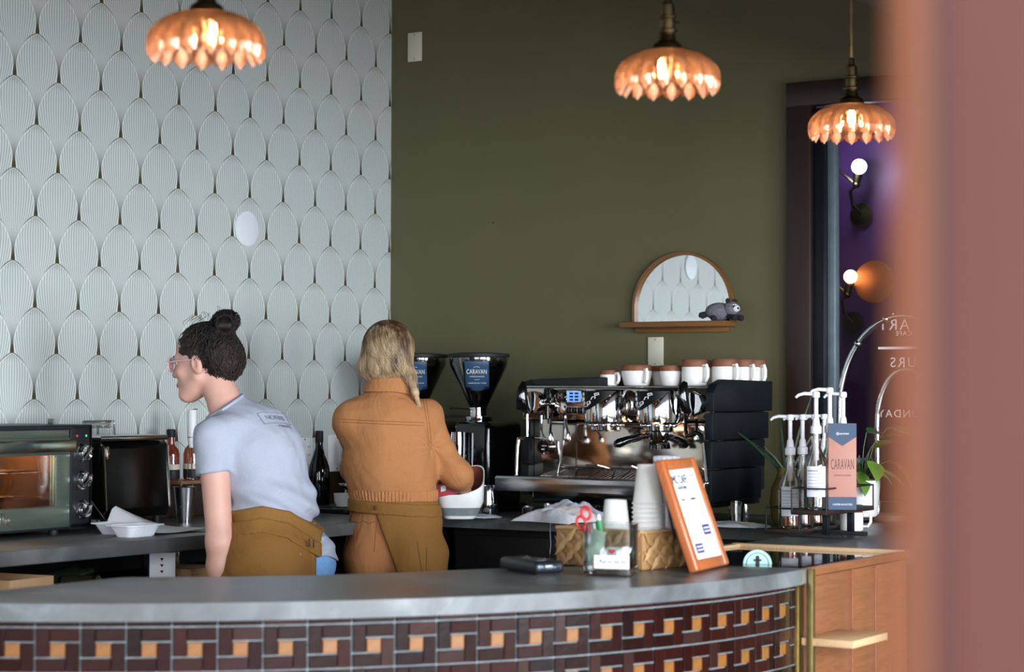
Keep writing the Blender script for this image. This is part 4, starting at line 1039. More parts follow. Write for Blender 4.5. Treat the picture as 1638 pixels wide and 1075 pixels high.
# ================================================================== SYRUP RACKS AND BOTTLES
def rack(loc, label, h, with_back=True):
    t = thing('syrup_rack', label, 'rack', loc)
    b = MB(); b.box((0, 0, h-.008), (.135, .43, .016), .003); obj('board', b, M_dkwood, t)
    for y in (-.11, .11):
        if h > .05:
            b = MB(); b.box((.02, y, h/2), (.022, .022, h-.017), .002); obj('post', b, M_fr, t)
            b = MB(); b.box((-.02, y, .006), (.20, .024, .012), .002); obj('foot_bar', b, M_blackm, t)
    b = MB(); z = h+.075
    b.tube([(.064, -.212, z), (.064, .212, z), (-.064, .212, z), (-.064, -.212, z), (.064, -.212, z)], .003, 6)
    for x, y in ((.064, -.212), (.064, .212), (-.064, .212), (-.064, -.212)): b.cyl((x, y, h-.004), (x, y, z), .003, seg=6)
    obj('guard_rail', b, M_blackm, t)
    return t
rack((2.655, -1.055, ZC), 'raised dark rack holding the tall pump bottles and the pink card', .100)
rack((2.470, -.865, ZC), 'low dark rack holding the front row of pump bottles', .018)
M_syl = mat('white_label', (214, 216, 224), .6, var=.02)
M_pump = mat('white_pump', (232, 230, 236), .35, var=.02)
M_bglass = thin_glass('bottle_glass', (.93, .92, .90), .12, .03)
def pump_bottle(loc, rz, label, syr, lab=True, r=.040, lift=.03):
    t = thing('pump_bottle', label, 'bottle', loc, rz, 'syrup bottles with white pumps')
    b = MB(); b.lathe([(0, 0), (r-.004, 0), (r, .006), (r, .145), (r*.95, .165), (r*.62, .190), (.0165, .212), (.0145, .262), (.0165, .266), (.0165, .276), (.012, .276), (.012, .212), (r*.55, .188), (r-.003, .145), (r-.003, .010), (0, .008)], seg=36, cap0=False, cap1=False); obj('body', b, M_bglass, t)
    b = MB(); f = .10+.05*random.random(); b.lathe([(0, .010), (r-.0045, .012), (r-.0045, f), (0, f+.001)], seg=32); obj('syrup', b, syr, t)
    if lab:
        a0 = -1.15-rz-.80; a1 = a0+1.6
        b = MB(); b.grid(lambda u, v: ((r+.0012)*math.cos(a0+(a1-a0)*u), (r+.0012)*math.sin(a0+(a1-a0)*u), .045+.105*v), 14, 2, .0006); lb = obj('label', b, M_syl, t)
        b = MB()
        for k in range(7):
            zz = .135-.011*k; aa = a0+.12; ab = a0+(a1-a0)*(.9 if k % 3 else .6)
            b.tube([((r+.0022)*math.cos(aa+(ab-aa)*q/6), (r+.0022)*math.sin(aa+(ab-aa)*q/6), zz) for q in range(7)], .0009 if k else .0022, 4)
        obj('printed_lines', b, mat('grey_print', (120, 118, 130), .6), lb)
    b = MB(); L = lift
    b.lathe([(.0175, .262), (.019, .264), (.019, .286), (.0135, .292), (.0115, .312), (.009, .318), (.0075, .32), (.0075, .355+L), (.013, .358+L), (.0135, .372+L), (.011, .377+L), (0, .378+L)], seg=24)
    obj('pump_head', b, M_pump, t)
    b = MB(); b.tube([(.006, 0, .369+L), (.040, 0, .371+L), (.060, 0, .366+L), (.070, 0, .357+L)], [.0065, .006, .0055, .0045], 10); obj('nozzle', b, M_pump, t)
    b = MB(); b.lathe([(.010, .170), (.010, .262), (.0098, .262), (0, .262)], seg=16, cap0=True); b.cyl((0, 0, .17), (0, 0, .03), .0035, seg=8); obj('pump_tube', b, M_pump, t)
    return t
SY = [mat('amber_syrup', (150, 78, 40), .1, var=.1), mat('dark_syrup', (44, 22, 18), .1, var=.1), mat('red_brown_syrup', (104, 44, 28), .1, var=.1), mat('pale_syrup', (190, 160, 116), .1, var=.1)]
zl, zu = ZC+.019, ZC+.101
for x, y, k, rz, lab in ((2.470, -1.010, 0, 3.5, 'nearest bottle on the low rack, its pump nozzle pointing left'), (2.472, -.905, 2, 3.4, 'second pump bottle on the low rack, just behind the nearest'), (2.474, -.800, 0, 3.5, 'third pump bottle along the low rack'), (2.474, -.712, 2, 3.4, 'farthest pump bottle on the low rack')):
    pump_bottle((x, y, zl), rz, lab, SY[k], True, .042)
for x, y, k, rz, lf, lab in ((2.655, -1.205, 1, 3.5, .03, 'big pump bottle at the front of the raised rack, dark syrup inside'), (2.655, -1.085, 3, 3.7, .045, 'tallest pump bottle on the raised rack, half behind the pink card'), (2.655, -.965, 3, 3.3, .03, 'back pump bottle on the raised rack, above the pink card')):
    pump_bottle((x, y, zu), rz, lab, SY[k], True, .043, lf)
# pink card on the rack
cd = thing('cafe_card', 'pink and blue upright card on the raised syrup rack', 'sign', (2.735, -1.165, zu), YAW-.05)
M_pink = mat('pink_card', (176, 124, 110), .6, var=.03); M_navy = mat('slate_blue_card', (58, 76, 102), .6, var=.04)
W_, H_ = .096, .298
b = MB(); b.box((0, 0, H_/2), (W_, .018, H_), .0015); obj('board', b, M_pink, cd)
b = MB(); b.prism([(-W_/2, H_), (W_/2, H_), (W_/2, H_-.046), (0, H_-.078), (-W_/2, H_-.046)], 0, .0010, M=Matrix.Translation((0, -.0092, 0)) @ Matrix.Rotation(PI/2, 4, 'X')); obj('blue_band', b, M_navy, cd)
b = MB(); b.box((0, -.0097, .022), (W_, .001, .044)); obj('blue_band', b, M_navy, cd)
text('lettering', 'CARAVAN', .052, mat('brown_print', (104, 66, 58), .6), cd, (0, -.0094, .155), RW, .31, spacing=1.1)
text('lettering', 'COFFEE ROASTERS', .0078, MATS['brown_print'], cd, (0, -.0094, .118), RW, .9)
text('lettering', '@caravan', .011, M_white, cd, (0, -.0106, H_-.035), RW)
text('lettering', 'COFFEE ROASTERS', .008, M_white, cd, (0, -.0106, .018), RW)

# white mug behind the rack, plant pot, chrome hoops
cup((2.600, -.755, ZC), 0.2, .042, .095, 'white mug with terracotta foot on the worktop behind the raised rack', None, big=True)
pp = thing('ribbed_pot', 'white ribbed planter behind the pink card', 'plant pot', (2.415, -.215, ZC+.008))
b = MB(); n = 48; b.lathe([(0, .012), (.062, .012), (.066, .018), (.076, .155), (.070, .155), (.060, .03), (0, .03)], seg=n*2, cap0=False, cap1=False, mod=lambda a, r, z: (r*(1+(.018*abs(math.cos(n/4*a))**.5 if .012 < z < .154 and r > .063 else 0)), z)); obj('pot', b, M_glaze, pp, smooth=60)
b = MB(); b.lathe([(0, .0), (.056, 0), (.058, .010), (0, .012)], seg=32); obj('saucer', b, M_dkwood, pp)
b = MB(); b.lathe([(0, .140), (.070, .140), (0, .146)], seg=24); obj('soil', b, mat('soil', (44, 34, 26), .9, var=.4, nscale=90), pp)
pt = thing('trailing_plant', 'bright green trailing houseplant in the white ribbed pot', 'plant', (2.415, -.215, ZC+.15))
M_leaf = mat('pothos_leaf', (92, 130, 46), .4, var=.3, nscale=14); M_leaf2 = mat('deep_pothos_leaf', (46, 80, 34), .4, var=.3, nscale=14)
M_stem = mat('green_stem', (92, 116, 54), .5)
def leaf_mesh(Lf, Wf):
    def f(u, v):
        t_ = u; wv = Wf*(math.sin(PI*t_**.75))**.8*(1-.25*t_); q = (v-.5)*2
        return (Lf*t_, q*wv, -.25*Lf*t_*t_+.18*wv*abs(q)-.02*Lf*math.sin(6*t_))
    b = MB(); b.grid(f, 10, 7, .0006); return b.mesh('leaf', 60)
LM = [leaf_mesh(.105, .042), leaf_mesh(.085, .034)]
for k, m_ in ((0, M_leaf), (1, M_leaf2)): LM[k].materials.append(m_)
rs = random.Random(4)
spots = [((.02, -.06, .05), -.6, .9, 0), ((.06, -.02, .06), -.1, .4, 0), ((-.02, -.05, .07), -1.9, .5, 0), ((.10, -.05, .05), .2, .3, 0), ((.05, .02, .14), .3, -.5, 1), ((.09, 0, .18), .1, -.3, 1), ((.03, .0, .2), 1.2, -.2, 1), ((.13, .02, .22), -.2, .2, 1), ((-.04, .02, .09), 2.6, .4, 1), ((-.06, -.02, .03), 3.4, .8, 1), ((0, -.02, .1), -1.2, .1, 1), ((.16, -.03, .08), .4, .8, 0), ((.08, -.07, .09), -.9, .6, 0), ((.03, .04, .06), 1., .3, 1), ((-.03, .05, .05), 2., .5, 1)]
for (p, az, dr_, k) in spots:
    b = MB(); b.tube([(0, 0, -.02), (p[0]*.4, p[1]*.4, max(.02, p[2]*.6+.02)), (p[0]*.8, p[1]*.8, p[2]*.9+.02), p], .0016, 5); obj('stem', b, M_stem, pt)
    obj('leaf', LM[k], None, pt, p, (rs.uniform(-.5, .5), dr_, az))
rg = thing('hoop_stand', 'pair of curved chrome hoops on a round wooden base by the glazed screen', 'stand', (2.50, -.14, ZC))
b = MB(); b.lathe([(0, 0), (.085, 0), (.088, .006), (.082, .026), (.06, .032), (0, .032)], seg=40); obj('base', b, mat('brown_wood_base', (82, 60, 46), .5), rg)
def hoop(x0, x1, zt, rt, name):
    pts = [(x0, 0, .02)]; R_ = (x1-x0)/2; zs = zt-R_*rt; cx = (x0+x1)/2
    pts += [(x0, 0, .02+(zs-.02)*k/4) for k in range(1, 4)]
    pts += [(cx-R_*math.cos(PI*k/24), 0, zs+R_*rt*math.sin(PI*k/24)) for k in range(25)]
    pts += [(x1, 0, zs-(zs-.02)*k/4) for k in range(1, 5)]
    b = MB(); b.tube(pts, .011, 12); obj(name, b, M_chrome, rg)
hoop(-.045, .20, .60, 1.7, 'hoop'); 
b = MB(); b.lathe([(0, 0), (.085, 0), (.088, .006), (.082, .026), (.06, .032), (0, .032)], (.20, 0, 0), seg=40); obj('base', b, MATS['brown_wood_base'], rg)
b = MB(); q = [(-.205, .0, .02), (-.205, 0, .2), (-.205, 0, .36)]+[(.06-.265*math.cos(PI*k/24), 0, .44+.37*math.sin(PI*k/24)) for k in range(0, 25)]+[(.325, 0, .3), (.325, 0, .02)]
b.tube(q, .012, 12)
for k in (6, 10): 
    p = Vector(q[3+k]); b.ball(p, .016, 12, 8)
obj('hoop', b, M_chrome, rg)
b = MB(); b.lathe([(0, 0), (.03, 0), (.03, .02), (0, .022)], (-.205, 0, 0), seg=24); b.lathe([(0, 0), (.03, 0), (.03, .02), (0, .022)], (.325, 0, 0), seg=24); obj('foot', b, M_chrome, rg)

# ledge toy on the mirror shelf
ty = thing('raccoon_toy', 'knitted grey striped animal toy lying on the mirror ledge', 'toy', (1.722, -.062, 1.7155), .35)
M_knit = mat('grey_knit', (104, 104, 112), .9, var=.35, nscale=130, bmp=.8); M_knitd = mat('black_knit', (30, 30, 36), .9, var=.3, nscale=130, bmp=.6); M_knitw = mat('white_knit', (214, 216, 220), .9, var=.15, nscale=130, bmp=.6)
b = MB(); b.ball((0, 0, .038), (.058, .040, .038), 24, 16); obj('body', b, M_knit, ty)
b = MB(); b.ball((.052, -.012, .050), (.034, .034, .032), 24, 16); obj('head', b, M_knit, ty)
b = MB(); b.ball((.074, -.030, .050), (.017, .018, .016), 18, 12); b.ball((.066, -.032, .062), (.014, .010, .007), 14, 8); obj('muzzle', b, M_knitw, ty)
b = MB(); b.ball((.083, -.042, .050), (.006, .006, .005), 12, 8); b.ball((.068, -.038, .056), (.012, .008, .008), 12, 8); b.ball((.083, -.018, .056), (.008, .012, .008), 12, 8); obj('mask', b, M_knitd, ty)
for p in ((.040, -.030, .082), (.066, .008, .080)):
    b = MB(); b.ball(p, (.010, .008, .011), 12, 8); obj('ear', b, M_knitd, ty)
for p in ((.070, -.050, .012), (.095, -.02, .010), (-.02, -.034, .010)):
    b = MB(); b.tube([(p[0]*.6, p[1]*.5, .018), p], [.010, .012], 10); b.ball(p, .0125, 12, 8); obj('paw', b, M_knitd, ty)
b = MB(); b.tube([(-.045, 0, .030), (-.068, -.01, .022), (-.080, -.016, .024)], [.012, .015, .010], 12); obj('tail', b, M_knitd, ty)

# ================================================================== ON THE BAR
# black handheld device
dv = thing('card_reader', 'thick black rounded handheld device lying on the bar worktop', 'device', (2.535, -2.905, ZC), -.52)
M_rub = mat('blue_black_rubber', (20, 26, 32), .38, var=.1)
b = MB(); b.box((0, 0, .021), (.215, .092, .034), .012, seg=4); obj('body', b, M_rub, dv)
b = MB(); b.box((-.01, 0, .0385), (.16, .074, .002), .0008); obj('screen', b, M_blackg, dv)
b = MB(); b.box((.106, 0, .022), (.006, .060, .016), .003); b.box((.106, -.033, .021), (.005, .010, .018), .003); obj('end_cap', b, mat('glossy_navy', (34, 46, 58), .12, coat=.5), dv)
b = MB(); b.box((.1095, .006, .022), (.001, .022, .004)); obj('port', b, M_blackg, dv)
b = MB(); b.box((0, 0, .002), (.17, .06, .004), .001); obj('rubber_feet', b, M_blackm, dv)

# woven basket
bk_ = thing('woven_basket', 'square woven bamboo basket on the bar behind the glass jar', 'basket', (2.632, -2.535, ZC), -.19)
LX, LY, HB = .335, .255, .108
def strip(axis, sgn, u0, u1, z0, z1, over):
    """one bamboo strip: a thin curved band on one side of the basket"""
    off = .0022 if over else -.0016
    return off
M_bamb = wood('bamboo_strip', (206, 168, 116), (176, 132, 84), 2, .5, 2.); M_bamb2 = wood('bamboo_strip_dark', (186, 142, 92), (156, 110, 68), 2, .5, 2.)
b = MB(); t_ = .006
for c_, d_ in (((0, -LY/2+.008, HB/2), (LX-.012, .006, HB-.01)), ((0, LY/2-.008, HB/2), (LX-.012, .006, HB-.01)), ((-LX/2+.008, 0, HB/2), (.006, LY-.012, HB-.01)), ((LX/2-.008, 0, HB/2), (.006, LY-.012, HB-.01)), ((0, 0, .004), (LX-.016, LY-.016, .006))): b.box(c_, d_, .002)
obj('liner', b, M_bamb2, bk_)
# herringbone strips, each its own piece, on the two sides in view; the far sides alike
SM = {}
def weave_side(M, L_):
    nx = int(L_/.030)
    st = L_/nx
    for i in range(nx):
        for j in range(3):
            up = (i+j) % 2
            key = (round(st, 4), up)
            if key not in SM:
                w2, h2 = st*.60, .0215
                bb = MB(); bb.grid(lambda u, v: ((u-.5)*st*1.18+(v-.5)*.018*(1 if up else -1), -.0024*max(0, math.sin(PI*u))**.5-.0010*up, (v-.5)*.034+(u-.5)*.022*(1 if up else -1)), 6, 4, .0014)
                SM[key] = bb.mesh('strip', 60); SM[key].materials.append(M_bamb if up else M_bamb2)
            loc = M @ Vector((-L_/2+st*(i+.5), -.001*((i+j*2) % 3),   .027+j*.0275))
            o = obj('strip', SM[key], None, bk_); o.matrix_local = Matrix.Translation(loc) @ M.to_3x3().to_4x4()
for ang, L_, d in ((0, LX, LY/2), (PI/2, LY, LX/2), (PI, LX, LY/2), (-PI/2, LY, LX/2)):
    weave_side(Matrix.Rotation(ang, 4, 'Z') @ Matrix.Translation((0, -d+.001, 0)), L_-.035)
b = MB(); rp = [(-LX/2+.01, -LY/2+.004, HB), (LX/2-.01, -LY/2+.004, HB), (LX/2-.004, -LY/2+.01, HB), (LX/2-.004, LY/2-.01, HB), (LX/2-.01, LY/2-.004, HB), (-LX/2+.01, LY/2-.004, HB), (-LX/2+.004, LY/2-.01, HB), (-LX/2+.004, -LY/2+.01, HB), (-LX/2+.01, -LY/2+.004, HB)]
b.tube(rp, .005, 8, flat=1.3); obj('rim', b, M_bamb, bk_)

# paper cups, upside down in the basket
CUPM = {}
def paper_cup(loc, label, group, parts=True):
    if 'b' not in CUPM:
        b = MB(); b.lathe([(.0455, 0), (.0470, .002), (.0455, .005), (.0440, .006), (.0320, .110), (.0315, .113), (.0290, .1135), (.0285, .106), (0, .106)], seg=40, cap0=False); CUPM['b'] = b.mesh('body', 40); CUPM['b'].materials.append(M_cup)
        b = MB(); b.tube([(.0457*math.cos(2*PI*k/40), .0457*math.sin(2*PI*k/40), .003) for k in range(41)], .0022, 8); CUPM['r'] = b.mesh('rolled_rim', 60); CUPM['r'].materials.append(M_cup)
    t = thing('paper_cup', label, 'cup', loc, 0, group)
    obj('body', CUPM['b'], None, t); obj('rolled_rim', CUPM['r'], None, t)
    return t
base = ZC+.012
NSTK = 11
names = ['bottom', 'second', 'third', 'fourth', 'fifth', 'sixth', 'seventh', 'eighth', 'ninth', 'tenth']
for k in range(NSTK):
    lab = 'topmost upside-down white paper cup of the tall stack in the basket' if k == NSTK-1 else ('lowest white paper cup of the tall stack in the basket' if k == 0 else 'white paper cup in the tall stack, %s rim counted from the lowest' % names[k])
    paper_cup((2.728, -2.575, base+.0134*k+.036), lab, 'stack of paper cups in the basket')
paper_cup((2.640, -2.610, base+.055), 'short upside-down white paper cup seen above the glass jar', 'loose paper cups in the basket')
paper_cup((2.640, -2.610, base+.068), 'upper of the two short nested cups above the glass jar', 'loose paper cups in the basket')
b = MB()
for z in (0,): b.box((2.668, -2.585, ZC+.0285), (.20, .14, .037), .004)
tag(obj('cup_carton', b, MATS['kraft_card']), 'flat kraft card block inside the basket carrying the paper cups', 'box')
ls = thing('lid_jar', 'ridged clear plastic tub half hidden behind the top of the wooden menu frame', 'jar', (2.735, -2.475, ZC+.012))
b = MB(); b.lathe([(0, 0), (.030, 0), (.036, .15), (.036, .275), (.038, .282), (.038, .304), (.035, .306), (0, .306)], seg=36, mod=lambda a, r, z: (r*(1+(.03*math.cos(18*a) if z > .27 else 0)), z)); obj('tub', b, thin_glass('frosted_plastic', (.9, .9, .92), .3, .2, .35, (220, 224, 232)), ls)
b = MB(); b.lathe([(.0375, .286), (.0385, .288), (.0385, .292), (.0375, .294)], seg=36, cap0=False, cap1=False); obj('band', b, M_steel, ls)

# glass tip jar
jr = thing('tip_jar', 'square clear glass jar with a handwritten tips sign on the bar', 'jar', (2.760, -2.852, ZC), .28)
def rrect(sx, sy, r, z, n=6):
    out = []
    for cx, cy, a0 in ((sx-r, sy-r, 0), (-sx+r, sy-r, PI/2), (-sx+r, -sy+r, PI), (sx-r, -sy+r, 1.5*PI)):
        for k in range(n+1):
            a = a0+PI/2*k/n; out.append((cx+r*math.cos(a), cy+r*math.sin(a), z))
    return out
b = MB(); JW = .0675
b.rings([rrect(JW-.004, JW*.78-.004, .014, 0), rrect(JW, JW*.78, .016, .005), rrect(JW, JW*.78, .016, .137), rrect(JW+.002, JW*.78+.002, .017, .142), rrect(JW-.003, JW*.78-.003, .014, .143), rrect(JW-.005, JW*.78-.005, .013, .135), rrect(JW-.005, JW*.78-.005, .013, .016), rrect(JW-.012, JW*.78-.012, .010, .013)], True, True)
obj('jar', b, thin_glass('thick_glass', (.95, .97, .97), .03, .02), jr)
yf = -JW*.78-.001
b = MB(); b.box((.014, yf-.0012, .040), (.098, .0012, .036)); sgn = obj('paper_sign', b, M_paperw, jr, rot=(0, 0, 0))
text('lettering', 'Tips for the bar', .0150, mat('pale_blue_ink', (132, 140, 186), .6), sgn, (.018, yf-.0024, .041), RW, .8)
b = MB(); b.prism([(0, 0), (.005, .004), (.005, -.004)], 0, .0006, M=Matrix.Translation((-.020, yf-.002, .043)) @ Matrix.Rotation(PI/2, 4, 'X')); obj('arrow', b, M_ink, sgn)
b = MB(); hp_ = [(.010*(1.0*math.sin(t)**3), .0085*(.8125*math.cos(t)-.3125*math.cos(2*t)-.125*math.cos(3*t)-.0625*math.cos(4*t))) for t in [2*PI*k/28 for k in range(28)]]
b.prism(hp_, 0, .0012, M=Matrix.Translation((.014, yf-.001, .069)) @ Matrix.Rotation(PI/2, 4, 'X')); obj('heart_sticker', b, mat('crimson_vinyl', (164, 22, 70), .4, var=.04), jr)
for s_ in (-1, 1):
    b = MB()
    for k in range(4):
        r0 = .012+.005*k
        b.tube([(.014+s_*(r0+.004)*math.cos(q), yf-.0018, .0635+(r0*.9)*math.sin(q)) for q in [-.7+1.3*i/8 for i in range(9)]], .0013, 6)
    obj('wing_sticker', b, M_white, jr)
b = MB(); b.box((.054, yf-.0014, .070), (.016, .0014, .024), .0004, M=None)
for k in range(5): b.tube([(.048+.004*k, yf-.0016, .066), (.045+.006*k, yf-.0016, .080)], .0018, 6)
obj('hand_sticker', b, M_white, jr)
M_bill = mat('banknote_green', (178, 196, 178), .8, var=.12, nscale=60); M_lil = mat('lilac_paper', (120, 108, 176), .7, var=.1)
def note(name, label, loc, rot, seed, m=M_bill, sx=.090, sy=.042):
    rs_ = random.Random(seed); p1, p2 = rs_.uniform(0, 6), rs_.uniform(0, 6)
    b = MB(); b.grid(lambda u, v: (sx*(u-.5), sy*(v-.5), .006*math.sin(7*u+p1)+.004*math.sin(5*v+p2)), 16, 8, .0006)
    return tag(obj(name, b, m, None, loc, rot, smooth=80), label, 'banknote')
JX = Matrix.Translation((2.760, -2.852, ZC)) @ Matrix.Rotation(.28, 4, 'Z')
def injar(x, y, z): v = JX @ Vector((x, y, z)); return tuple(v)
note('banknote', 'banknote standing on end at the left inside the glass jar', injar(-.042, -.012, .080), (1.45, -1.30, .2), 1)
note('banknote', 'banknote sloping across the middle of the glass jar', injar(.008, -.004, .060), (1.0, -.22, .28), 2)
note('banknote', 'lilac note folded low in the glass jar', injar(.005, .010, .032), (.25, .05, .35), 3, M_lil)
note('banknote', 'crumpled banknote at the base of the glass jar', injar(.0, -.012, .022), (.12, .1, .2), 4, sx=.08)
sc = thing('scissors', 'red-handled scissors standing in the glass jar', 'scissors', injar(-.044, .004, .022), .28, rot=(0, -.26, .28))
M_red = mat('red_plastic', (206, 36, 36), .3, var=.05)
for s_ in (-1, 1):
    b = MB(); lp = [(s_*.010+.0125*math.cos(t), 0, .138+s_*.011+.0175*math.sin(t)) for t in [2*PI*k/20 for k in range(21)]]; b.tube(lp, .0042, 8); b.tube([(s_*.006, 0, .098), (s_*.008, 0, .118)], .005, 8); obj('handle', b, M_red, sc)
    b = MB(); b.prism([(-.006, .10), (.006, .10), (.002*s_, 0), (0, 0)], -.001+.0012*s_, .0002+.0012*s_, M=Matrix.Rotation(PI/2, 4, 'X')); obj('blade', b, M_steel, sc)
pn = thing('green_pen', 'thick green marker standing in the glass jar beside the scissors', 'pen', injar(-.022, .006, .020), 0, rot=(.05, -.10, 0))
b = MB(); b.lathe([(0, 0), (.006, .002), (.0075, .02), (.0075, .09), (0, .09)], seg=18); obj('barrel', b, M_white, pn)
b = MB(); b.lathe([(.0085, .088), (.0095, .092), (.0095, .124), (.0075, .130), (0, .131)], seg=18); obj('cap', b, mat('green_plastic', (34, 140, 70), .35), pn)
wp = MB(); wp.lathe([(0, 0), (.005, .002), (.0055, .13), (.004, .145), (0, .146)], seg=14)
tag(obj('white_pen', wp, M_white, None, injar(-.030, .012, .020), (0, -.06, .28)), 'white pen standing between the scissors and the green marker', 'pen')

# menu frame leaning on the basket
fm = thing('menu_frame', 'leaning cherry-wood frame holding a white cafe menu', 'frame', (2.914, -2.552, ZC+.003), 0)
FW, FH, FT = .272, .326, .028
lean = .335
FM = Matrix.Rotation(PI/2+.12, 4, 'Z') @ Matrix.Rotation(-lean, 4, 'X')
def fpart(name, b, m, par=fm):
    for v in b.b.verts: v.co = FM @ v.co
    return obj(name, b, m, par)
fw = .032
for c_, d_ in (((-FW/2+fw/2, 0, FH/2), (fw, FT, FH)), ((FW/2-fw/2, 0, FH/2), (fw, FT, FH)), ((0, 0, fw/2), (FW-2*fw+.002, FT-.002, fw)), ((0, 0, FH-fw/2), (FW-2*fw+.002, FT-.002, fw))):
    b = MB(); b.box(c_, d_, .006, seg=3); fpart('frame_rail', b, M_frame)
b = MB(); b.box((0, .004, FH/2), (FW-2*fw+.01, .010, FH-2*fw+.01)); fpart('backing', b, M_blackm)
b = MB(); b.box((0, -.006, FH/2), (FW-2*fw+.004, .004, FH-2*fw+.004)); mn = fpart('menu_sheet', b, M_paperw)
def ftext(body, sz, x, z, m=M_ink, sx=1., al='CENTER'):
    o = text('lettering', body, sz, m, mn, (0, 0, 0), (0, 0, 0), sx, al)
    o.data.transform(FM @ Matrix.Translation((x, -.0088, z)) @ Matrix.Rotation(PI/2, 4, 'X'))
ftext('MC CAFE', .036, -.035, FH-fw-.030, sx=.8); ftext('& KITCHEN', .014, -.035, FH-fw-.054); ftext('v', .02, .072, FH-fw-.02)
ftext('TO GO', .010, -.060, .205); ftext('FLAVORS', .010, .022, .205)
M_lg = mat('grey_print', (120, 118, 130), .6)
b = MB()
for k in range(8):
    b.box((-.055, -.0085, .188-.011*k), (.060-.008*(k % 3), .0008, .0016)); b.box((.030, -.0085, .188-.011*k), (.070-.012*((k+1) % 3), .0008, .0016))
for k in range(4): b.box((-.062, -.0085, .092-.010*k), (.040, .0008, .0016))
b.box((0, -.0085, .232), (.17, .0008, .0012)); b.box((0, -.0085, .198), (.17, .0008, .0010)); fpart('printed_lines', b, M_lg, mn)
M_vio = mat('violet_print', (72, 64, 140), .6, var=.04)
b = MB(); b.box((.052, -.0086, .112), (.058, .001, .030)); b.box((-.050, -.0086, .062), (.058, .001, .028)); fpart('printed_blocks', b, M_vio, mn)
b = MB()
for x, z in ((.052, .112), (-.050, .062)):
    for dz in (.005, -.005): b.box((x, -.0094, z+dz), (.044, .0008, .0035))
fpart('block_lines', b, M_paperw, mn)
b = MB(); b.tube([(0, .02, FH*.78), (0, .05, .3), (0, .075, .11)], .004, 6); fpart('easel_strut', b, M_blackm)
# ================================================================== PEOPLE (continuous bodies grown from distance fields)
from mathutils.bvhtree import BVHTree
def surface_net(f, lo, hi, res, name):
    """polygonise f<0 on a regular grid (naive surface nets)"""
    lo = np.array(lo, np.float32); n = np.ceil((np.array(hi)-lo)/res).astype(int)+1
    ax = [lo[i]+res*np.arange(n[i], dtype=np.float32) for i in range(3)]
    G = np.stack(np.meshgrid(*ax, indexing='ij'), -1).reshape(-1, 3)
    V = np.concatenate([f(c) for c in np.array_split(G, max(1, len(G)//200000))]).reshape(n)
    ins = V < 0
    cnt = np.zeros(n-1); acc = np.zeros((*(n-1), 3))
    corner = [(i, j, k) for i in (0, 1) for j in (0, 1) for k in (0, 1)]
    sl = lambda o, a: tuple(slice(o[q], o[q]+n[q]-1) for q in range(3))
    for a in corner:
        for q in range(3):
            if a[q]: continue
            b = list(a); b[q] = 1
            va, vb = V[sl(a, 0)], V[sl(b, 0)]
            m = (va < 0) != (vb < 0)
            t = np.where(m, va/np.where(m, va-vb, 1), 0)
            for d in range(3): acc[..., d] += np.where(m, a[d]+(t if d == q else 0), 0)
            cnt += m
    act = cnt > 0
    idx = -np.ones(n-1, int); idx[act] = np.arange(act.sum())
    cell = np.stack(np.nonzero(act), -1)
    pts = (cell+acc[act]/cnt[act][:, None])*res+lo
    F = []
    for q in range(3):
        u, v = (q+1) % 3, (q+2) % 3
        a = [slice(None)]*3; b = [slice(None)]*3
        a[q] = slice(0, n[q]-1); b[q] = slice(1, n[q])
        for ax_ in (u, v): a[ax_] = slice(1, n[ax_]-1); b[ax_] = slice(1, n[ax_]-1)
        A_, B__ = ins[tuple(a)], ins[tuple(b)]
        e = np.stack(np.nonzero(A_ != B__), -1)
        if not len(e): continue
        flip = A_[tuple(e.T)]
        e[:, u] += 1; e[:, v] += 1
        def cid(du, dv):
            c = e.copy(); c[:, u] -= du; c[:, v] -= dv; return idx[tuple(c.T)]
        quad = np.stack([cid(1, 1), cid(0, 1), cid(0, 0), cid(1, 0)], -1)
        quad[~flip] = quad[~flip][:, ::-1]
        F.append(quad)
    F = np.concatenate(F)
    me = bpy.data.meshes.new(name); me.from_pydata(pts.tolist(), [], F.tolist()); me.validate()
    me.shade_smooth(); return me
def vlen(p): return np.sqrt((p*p).sum(-1))
def cone(P, a, b, ra, rb):
    a = np.array(a, np.float32); b = np.array(b, np.float32); d = b-a
    t = np.clip(((P-a) @ d)/(d @ d), 0, 1); return vlen(P-a-t[:, None]*d)-(ra+(rb-ra)*t)
def ell(P, c, r, R=None):
    q = P-np.array(c, np.float32)
    if R is not None: q = q @ R
    r = np.array(r, np.float32); k0 = vlen(q/r); k1 = vlen(q/(r*r))
    return k0*(k0-1)/np.maximum(k1, 1e-6)
def smin(k, *a):
    r = a[0]
    for b in a[1:]:
        h = np.clip(.5+.5*(b-r)/k, 0, 1); r = b+(r-b)*h-k*h*(1-h)
    return r
def smax(k, a, b): return -smin(k, -a, -b)
def frame(f, up=(0, 0, 1)):
    f = np.array(f, float); f /= np.linalg.norm(f); u = np.array(up, float); u -= f*(u @ f); u /= np.linalg.norm(u)
    return np.stack([f, np.cross(u, f), u], 1).astype(np.float32)      # columns: forward, left, up
def waves(P, seed, n=7, k=22, amp=.004, stretch=(1, 1, 1)):
    rs = np.random.RandomState(seed); o = 0
    for _ in range(n):
        d = rs.normal(size=3)*np.array(stretch); d = d/np.linalg.norm(d)*k*rs.uniform(.6, 1.5)
        o = o+np.abs(np.sin(P @ d.astype(np.float32)+rs.uniform(0, 6)))**1.3
    return (o/n-.5)*2*amp
def joints(px0, D0, horizon=629.):
    """studio measurements (column, row, offset in depth) to metres in the figure's own frame: x right, y away, z up"""
    def J(px, py, dd=0.):
        D = D0+dd
        return np.array([(px-819)/3300*D-(px0-819)/3300*D0, dd, 1.41-(py-horizon)/3300*D])
    return J
